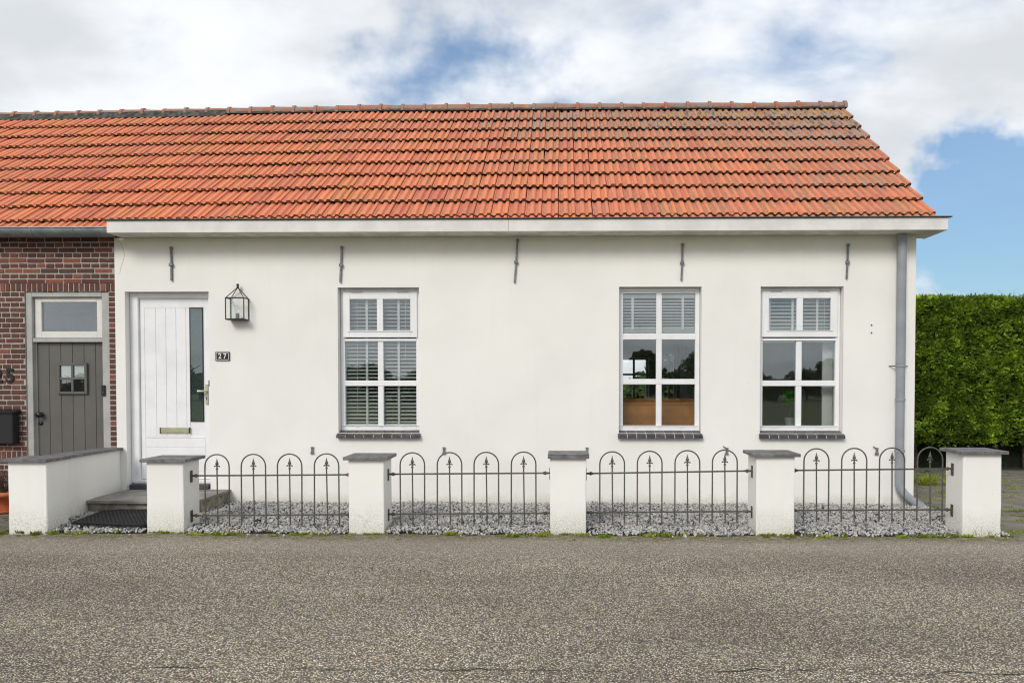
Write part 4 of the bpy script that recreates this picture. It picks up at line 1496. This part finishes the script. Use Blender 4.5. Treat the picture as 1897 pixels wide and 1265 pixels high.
# ------------------------------------------------------------------ gravel
def gravel():
    pts = []
    N = 33000
    X = RNG.uniform(-5.38, 4.40, N); Y = RNG.uniform(-1.90, -.01, N); Lr = RNG.uniform(0, 1, N)
    def inside(x, y, a, b, c, d): return (x > a) & (x < b) & (y > c) & (y < d)
    bad = inside(X, Y, -5.23, -4.02, -.88, 0)
    for (a, b, y, h, _) in PILL: bad |= inside(X, Y, a + .005, b - .005, y + .005, y + PD - .005)
    bad |= X < (-5.125 - .14 * (Y + 1.504))
    bad |= (Y < -1.81 - .03 * np.sin(X * 5.0) - .02 * np.sin(X * 13)) & (RNG.uniform(0, 1, N) < .93)
    for (a, b, y, h, _) in PILL: bad |= inside(X, Y, a - .02, b + .02, -2, y + .1)
    edge_r = 4.30 + .05 * np.sin(Y * 9)
    bad |= X > edge_r
    ok = ~bad
    X, Y, Lr = X[ok], Y[ok], Lr[ok]
    n = len(X)
    base = .012 + .018 * np.clip((Y + 1.9) / .3, 0, 1)
    base += .035 * np.exp(-((X + 5.05) ** 2 / .06 + (Y + 1.15) ** 2 / .25))
    base += .010 * np.sin(X * 3.1) * np.sin(Y * 4 + 1)
    Z = base + Lr * .018 - .006
    # low, angular chip: a distorted octahedral shape with 8 verts
    k = 8
    ang = np.linspace(0, 2 * pi, 6, endpoint=False)
    unit = np.array([(0, 0, .75)] + [(cos(a), sin(a), .12 * (-1) ** i) for i, a in enumerate(ang)] + [(0, 0, -.7)])
    fc = [(0, i, i % 6 + 1) for i in range(1, 7)] + [(7, i % 6 + 1, i) for i in range(1, 7)]
    U = unit[None] + RNG.normal(0, .17, (n, 8, 3))
    S = RNG.uniform(.009, .0185, (n, 1, 1)) * RNG.uniform(.7, 1.25, (n, 1, 3))
    U = U * S
    # random rotation
    q = RNG.normal(size=(n, 4)); q[:, 3] *= 1.5; q /= np.linalg.norm(q, axis=1, keepdims=True)
    x, y, z, w = q.T
    Rm = np.stack([1 - 2 * (y * y + z * z), 2 * (x * y - z * w), 2 * (x * z + y * w), 2 * (x * y + z * w), 1 - 2 * (x * x + z * z), 2 * (y * z - x * w),
                   2 * (x * z - y * w), 2 * (y * z + x * w), 1 - 2 * (x * x + y * y)], 1).reshape(n, 3, 3)
    V = np.einsum('nij,nkj->nki', Rm, U) + np.stack([X, Y, Z], 1)[:, None]
    Fc = (np.array(fc)[None] + (np.arange(n) * 8)[:, None, None]).reshape(-1, 3)
    me = npmesh('gravel', V.reshape(-1, 3), Fc, 'gravel')
    fattr(me, 'rnd', np.repeat(RNG.uniform(0, 1, n), 8))
    link('gravel', me, kind='stuff', label='loose grey stone chips filling the strip between fence and cottage', cat='gravel')


gravel()

# ------------------------------------------------------------------ doormat of linked rubber rings
t = thing('doormat', 'black rubber ring mat lying on the gravel before the step', 'doormat', (-4.50, -1.33, .075), rot=(radians(1.5), 0, radians(3)))
mb = MB()
outline = [(-.42, -.30), (.34, -.42), (.42, -.36), (.42, .33), (-.28, .37), (-.44, .30)]
def inpoly(x, y):
    c = False
    for (x1, y1), (x2, y2) in zip(outline, outline[1:] + outline[:1]):
        if (y1 > y) != (y2 > y) and x < (x2 - x1) * (y - y1) / (y2 - y1) + x1: c = not c
    return c
pitch = .040
for j in range(-14, 14):
    for i in range(-14, 14):
        x = i * pitch + (pitch / 2 if j % 2 else 0); y = j * pitch * .87
        if not inpoly(x, y): continue
        z = .006 * noise.noise(Vector((x * 4, y * 4, 0)))
        k = 6
        ro, ri = .0215, .0135
        vs = []
        for rr, hz in ((ro, 0), (ro, .016), (ri, .016), (ri, 0)):
            vs += [(x + rr * cos(a * pi / 3 + pi / 6), y + rr * sin(a * pi / 3 + pi / 6), z + hz) for a in range(6)]
        mb.add(vs, [(l * 6 + a, l * 6 + (a + 1) % 6, (l + 1) * 6 + (a + 1) % 6, (l + 1) * 6 + a) for l in range(3) for a in range(6)])
mb.build('ring_mesh', 'rubber', t)
mb = MB()
mb.tube([(x, y, .008) for x, y in outline], .012, 6, closed=True)
mb.build('rim', 'rubber', t)

# ------------------------------------------------------------------ pot with dry plant at the left edge
t = thing('potted_shrub', 'dry twiggy shrub in a terracotta pot by the brick wall', 'potted plant', (-6.33, -.62, .0))
MB().lathe([(0, .022), (.16, .022), (.185, .045), (.19, .045), (.165, .01), (0, .01)], 20).build('saucer', 'terracotta', t)
MB().lathe([(.10, .03), (.135, .19), (.15, .19), (.155, .245), (.138, .245), (.13, .21), (0, .21)], 20).build('pot', 'terracotta', t)
mb = MB()
for k in range(46):
    a = random.uniform(0, 2 * pi); r = random.uniform(.02, .16); h = random.uniform(.12, .30)
    p0 = Vector((random.gauss(0, .03), random.gauss(0, .03), .21))
    p1 = p0 + Vector((cos(a) * r * .5, sin(a) * r * .5, h * .6)); p2 = p0 + Vector((cos(a) * r, sin(a) * r, h))
    mb.tube([p0, p1, p2], .003, 4, radii=[.004, .003, .0012])
mb.build('stem', 'deadtwig', t)
def fp():
    a = random.uniform(0, 2 * pi); r = .15 * sqrt(random.random())
    return (r * cos(a), r * sin(a), random.uniform(.30, .48)), (cos(a), sin(a), .6)
leaf_cloud(380, fp, .018, 'deadtwig', 'foliage', t)

# ------------------------------------------------------------------ hedge
hed = thing('conifer_hedge', 'tall clipped green conifer hedge behind the paved yard', 'hedge', (4.4, 3.72, 0))
HXa, HXb, HY0, HY1, HT = 4.5, 11.5, 3.78, 5.1, 2.89
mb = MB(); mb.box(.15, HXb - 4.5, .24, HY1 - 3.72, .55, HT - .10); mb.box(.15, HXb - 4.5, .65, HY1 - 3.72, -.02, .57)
mb.build('shade_core', 'hedge_core', hed)  # dark boxes stand in for the shade behind the sprays and stems
for k in range(15):
    x = .25 + k * .47 + random.uniform(-.1, .1)
    mb = MB(); mb.tube([(x, .42, -.02), (x + random.gauss(0, .02), .44, .35), (x + random.gauss(0, .04), .45, .8)], .03, 7, radii=[.045, .032, .028])
    mb.build('trunk', 'bark', hed)


def hedge_foliage():
    """flat fan sprays, each of seven leaflets, laid over a lumpy clipped face"""
    P, Nn = [], []
    def lump(x, z): return .11 * noise.noise(Vector((x * 2.1, z * 2.1, 1))) + .07 * noise.noise(Vector((x * 6.0, z * 6.0, 4)))
    for _ in range(52000):
        x = random.uniform(.0, 7.0)
        if x > 4.4 and random.random() > .3: continue
        z = random.uniform(.40, HT + .01)
        ragged = .45 + .12 * noise.noise(Vector((x * 1.5, 0, 8)))
        if z < ragged and random.random() < .8: continue
        y = .05 - lump(x, z) + abs(random.gauss(0, .03)) + (.10 if z < .6 else 0) + max(0, z - HT + .14) ** 2 * 5
        if noise.noise(Vector((x * 3.1, z * 3.1, 11))) < -.30 and random.random() < .8: y += .13
        P.append((x, y, z)); Nn.append((0, -1, .1))
    for _ in range(9000):
        x = random.uniform(0, 7)
        if x > 4.4 and random.random() > .3: continue
        y = random.uniform(.03, 1.0)
        P.append((x, y, HT - .03 + .4 * lump(x, y) - abs(random.gauss(0, .03)))); Nn.append((0, -.5, 1))
    for _ in range(1800):
        z = random.uniform(.45, HT); y = random.uniform(.05, 1.35)
        P.append((.08 + lump(y, z), y, z)); Nn.append((-1, 0, .1))
    P, Nn = np.array(P), np.array(Nn, float)
    n = len(P)
    def nz(a): return a / np.maximum(np.linalg.norm(a, axis=1, keepdims=True), 1e-6)
    ax = nz(Nn * RNG.uniform(.4, 1.1, (n, 1)) + RNG.normal(0, 1, (n, 3)) * [.55, .3, .55] + [0, 0, .25])
    side = nz(np.cross(ax, RNG.normal(0, 1, (n, 3)) * [.5, .5, .15] + [0, 0, 1]))
    nor = np.cross(ax, side)
    size = RNG.uniform(.045, .088, (n, 1))
    cl = np.array([noise.noise(Vector((p[0] * 4.5, p[2] * 4.5 + p[1], 2.0))) for p in P])[:, None]
    outw = np.clip((.08 - P[:, 1:2]) / .16, 0, 1) * .5
    r0 = np.clip(RNG.uniform(0, 1, (n, 1)) ** 1.6 * .75 + cl * .45 + outw * .5 - .05, 0, 1)
    V = np.zeros((n, 7, 4, 3)); R = np.zeros((n, 7, 4))
    for k in range(7):
        t_ = k / 6
        a = (-1 if k % 2 else 1) * radians(48 - 40 * t_)
        d = ax * cos(a) + side * sin(a)
        w = nz(np.cross(d, nor))
        o = P + ax * size * t_ * .65
        l = size * (.55 - .15 * t_)
        curl = nor * l * .12
        V[:, k, 0] = o; V[:, k, 1] = o + d * l * .5 + w * l * .19 + curl; V[:, k, 2] = o + d * l; V[:, k, 3] = o + d * l * .5 - w * l * .19 + curl
        R[:, k] = np.clip(r0 + RNG.normal(0, .1, (n, 1)), 0, 1)
    V = V.reshape(-1, 3)
    me = npmesh('foliage', V, np.arange(len(V)).reshape(-1, 4), 'hedge')
    fattr(me, 'rnd', R.ravel())
    link('foliage', me, hed, kind='stuff')
    for _ in range(60):
        x = random.uniform(.8, 4.6); h = random.uniform(.05, .15)
        y = random.uniform(.02, .5)
        mb = MB()
        mb.tube([(x, y, HT - .06), (x + random.gauss(0, .02), y, HT + h * .5), (x + random.gauss(0, .04), y, HT + h)], .002, 3, radii=[.003, .002, .0008])
        mb.build('twig', 'bark', hed)


hedge_foliage()
MB().box(4.4, 13, 3.6, 5.6, -.1, -.002).build('hedge_soil', 'soil', kind='structure')

# ------------------------------------------------------------------ weeds, tufts, leaves
def weeds():
    V, R = [], []
    def leaf(p, d, l, w, r):
        d = d.normalized(); s_ = d.orthogonal().normalized(); s_.rotate(Matrix.Rotation(random.uniform(0, 6.28), 3, d))
        V.extend([p, p + d * l * .5 + s_ * w, p + d * l, p + d * l * .5 - s_ * w]); R.extend([r] * 4)
    def clump(x, y, z, n, rad, h, w=.004):
        r0 = random.random()
        for _ in range(n):
            a = random.uniform(0, 6.28); rr = rad * sqrt(random.random())
            p = Vector((x + rr * cos(a), y + rr * .6 * sin(a), z))
            leaf(p, Vector((random.gauss(0, .6), random.gauss(0, .6), 1)), h * random.uniform(.5, 1.2), w * random.uniform(.6, 1.5), min(1, max(0, r0 + random.gauss(0, .15))))
    # along the road edge, in drifts
    x = -5.5
    while x < 4.4:
        d = noise.noise(Vector((x * 1.3, 2.2, 0))) + .15
        if random.random() < .25 + d:
            clump(x, EDGE + random.gauss(.03, .035), .004, random.randint(24, 64), random.uniform(.03, .08), random.uniform(.016, .042), .008)
        x += random.uniform(.03, .14)
    for _ in range(150):
        clump(random.uniform(-5.4, 4.4), -1.88 - abs(random.gauss(0, .09)), .001, 10, .03, .012, .005)
    for (a, b, y, h, _) in PILL[1:]:
        for _ in range(9): clump(random.uniform(a, b), y - .015, .0, 14, .03, .022, .005)
    # moss and grass in the joints of the yard
    for _ in range(520):
        j = random.randint(0, 18); x = random.uniform(4.35, 8.0); y = -1.68 + (j + .5) * .302
        if noise.noise(Vector((x * .9, y * .9, 7))) < -.05: continue
        clump(x, y, .0, random.randint(12, 34), random.uniform(.03, .11), random.uniform(.012, .03), .006)
    for _ in range(120):
        clump(random.uniform(4.3, 8), random.uniform(-1.82, -1.6), .0, 20, .06, .03, .006)
    # long tufts seen through the fence
    for (x, y) in ((5.25, 1.95), (5.32, 2.05), (5.62, 1.9), (5.7, 2.0), (5.1, 2.2), (5.2, 2.5)):
        clump(x, y, .0, 150, .10, .17, .006)
    for (x, y) in ((3.98, -1.83), (4.10, -1.82), (4.14, -1.83), (4.02, -1.84)):
        clump(x, y, .0, 4, .015, .13, .0025)
    n = len(V) // 4
    me = npmesh('weeds', np.array([tuple(v) for v in V]), np.arange(4 * n).reshape(n, 4), 'weed')
    fattr(me, 'rnd', R)
    link('weeds', me, kind='stuff', label='low green weeds and moss along the road edge and paving joints', cat='weeds')


weeds()
lf = MB(); lf.add([(-.022, 0, .002), (-.008, -.014, .006), (.012, -.012, .004), (.026, 0, .010), (.010, .013, .005), (-.008, .012, .007), (0, 0, .001)],
                  [(0, 1, 6), (1, 2, 6), (2, 3, 6), (3, 4, 6), (4, 5, 6), (5, 0, 6)])
LF = lf.mesh('fallen_leaf', 'redleaf')
for (x, y, lab) in ((-.80, -1.70, 'curled red leaf on the gravel under the second iron panel'), (-.24, -1.32, 'orange leaf on gravel left of the middle pillar'),
                    (-3.28, -1.78, 'brown leaf on gravel at the panel nearest the doorstep'), (-.33, -1.83, 'dark red leaf by the weeds left of the middle pillar'),
                    (-2.28, -1.80, 'small red leaf beside the pillar below the left window'), (3.0, -1.84, 'brown leaf at the road edge below the right window'),
                    (2.15, -1.95, 'dry leaf on the road before the pillar right of the middle window')):
    link('fallen_leaf', LF, None, (x, y, .05 if y > -1.81 else .012), (random.gauss(0, .3), random.gauss(0, .3), random.uniform(0, 6)), (random.uniform(.8, 1.3),) * 3, lab, 'leaf', 'fallen leaves on gravel and road')

# ------------------------------------------------------------------ country side across the road, seen in the panes
def bush_mesh(seed, n=7000):
    random.seed(seed)
    blobs = [(Vector((random.uniform(-1.6, 1.6), random.uniform(-1, 1), random.uniform(.7, 2.1))), random.uniform(.5, .95)) for _ in range(9)]
    V, R = np.zeros((n * 4, 3)), np.zeros(n * 4)
    for i in range(n):
        c, r = random.choice(blobs)
        d = Vector((random.gauss(0, 1), random.gauss(0, 1), random.gauss(0, 1))).normalized()
        p = c + d * r * random.uniform(.55, 1.08)
        if p.z < .1: p.z = random.uniform(.1, .5)
        u = Vector((random.gauss(0, 1), random.gauss(0, 1), random.gauss(0, 1))).normalized(); w = u.orthogonal().normalized()
        s_ = random.uniform(.06, .15)
        V[i * 4:i * 4 + 4] = [p - u * s_, p + w * s_ * .6, p + u * s_, p - w * s_ * .6]
        R[i * 4:i * 4 + 4] = random.random()
    me = npmesh('crown', V, np.arange(4 * n).reshape(n, 4), 'leaf')
    fattr(me, 'rnd', R)
    tk = MB()
    for k in range(4): tk.tube([(0, 0, -.1), (random.gauss(0, .2), random.gauss(0, .15), .8), (random.gauss(0, .8), random.gauss(0, .4), 1.9)], .05, 6, radii=[.10, .06, .02])
    return me, tk.mesh('trunk', 'bark')


BM = [bush_mesh(3), bush_mesh(8)]
random.seed(21)


def bush(x, y, s, k, lab, grp):
    t = thing('field_bush', lab, 'bush', (x, y, -.03), grp, rot=(0, 0, random.uniform(0, 6.28)))
    t.scale = (s * random.uniform(1.0, 1.3), s * random.uniform(1.0, 1.3), s)
    link('crown', BM[k][0], t); link('trunk', BM[k][1], t)


for i, x in enumerate(np.linspace(-50, 50, 36)):
    bush(x + random.uniform(-1, 1), -50 + random.uniform(-3, 3), random.choice((.8, .95, 1.1, 1.5)) * random.uniform(.9, 1.1), i % 2, 'leafy field bush reflected in the window panes', 'bushes across the field reflected in the glass')
for i, x in enumerate((-8.5, -4.0, -.5, 3.5, 7.5)):
    bush(x, 13 + random.uniform(0, 3), random.uniform(.7, .95), i % 2, 'leafy garden bush seen through the rear window', 'bushes in the rear garden')
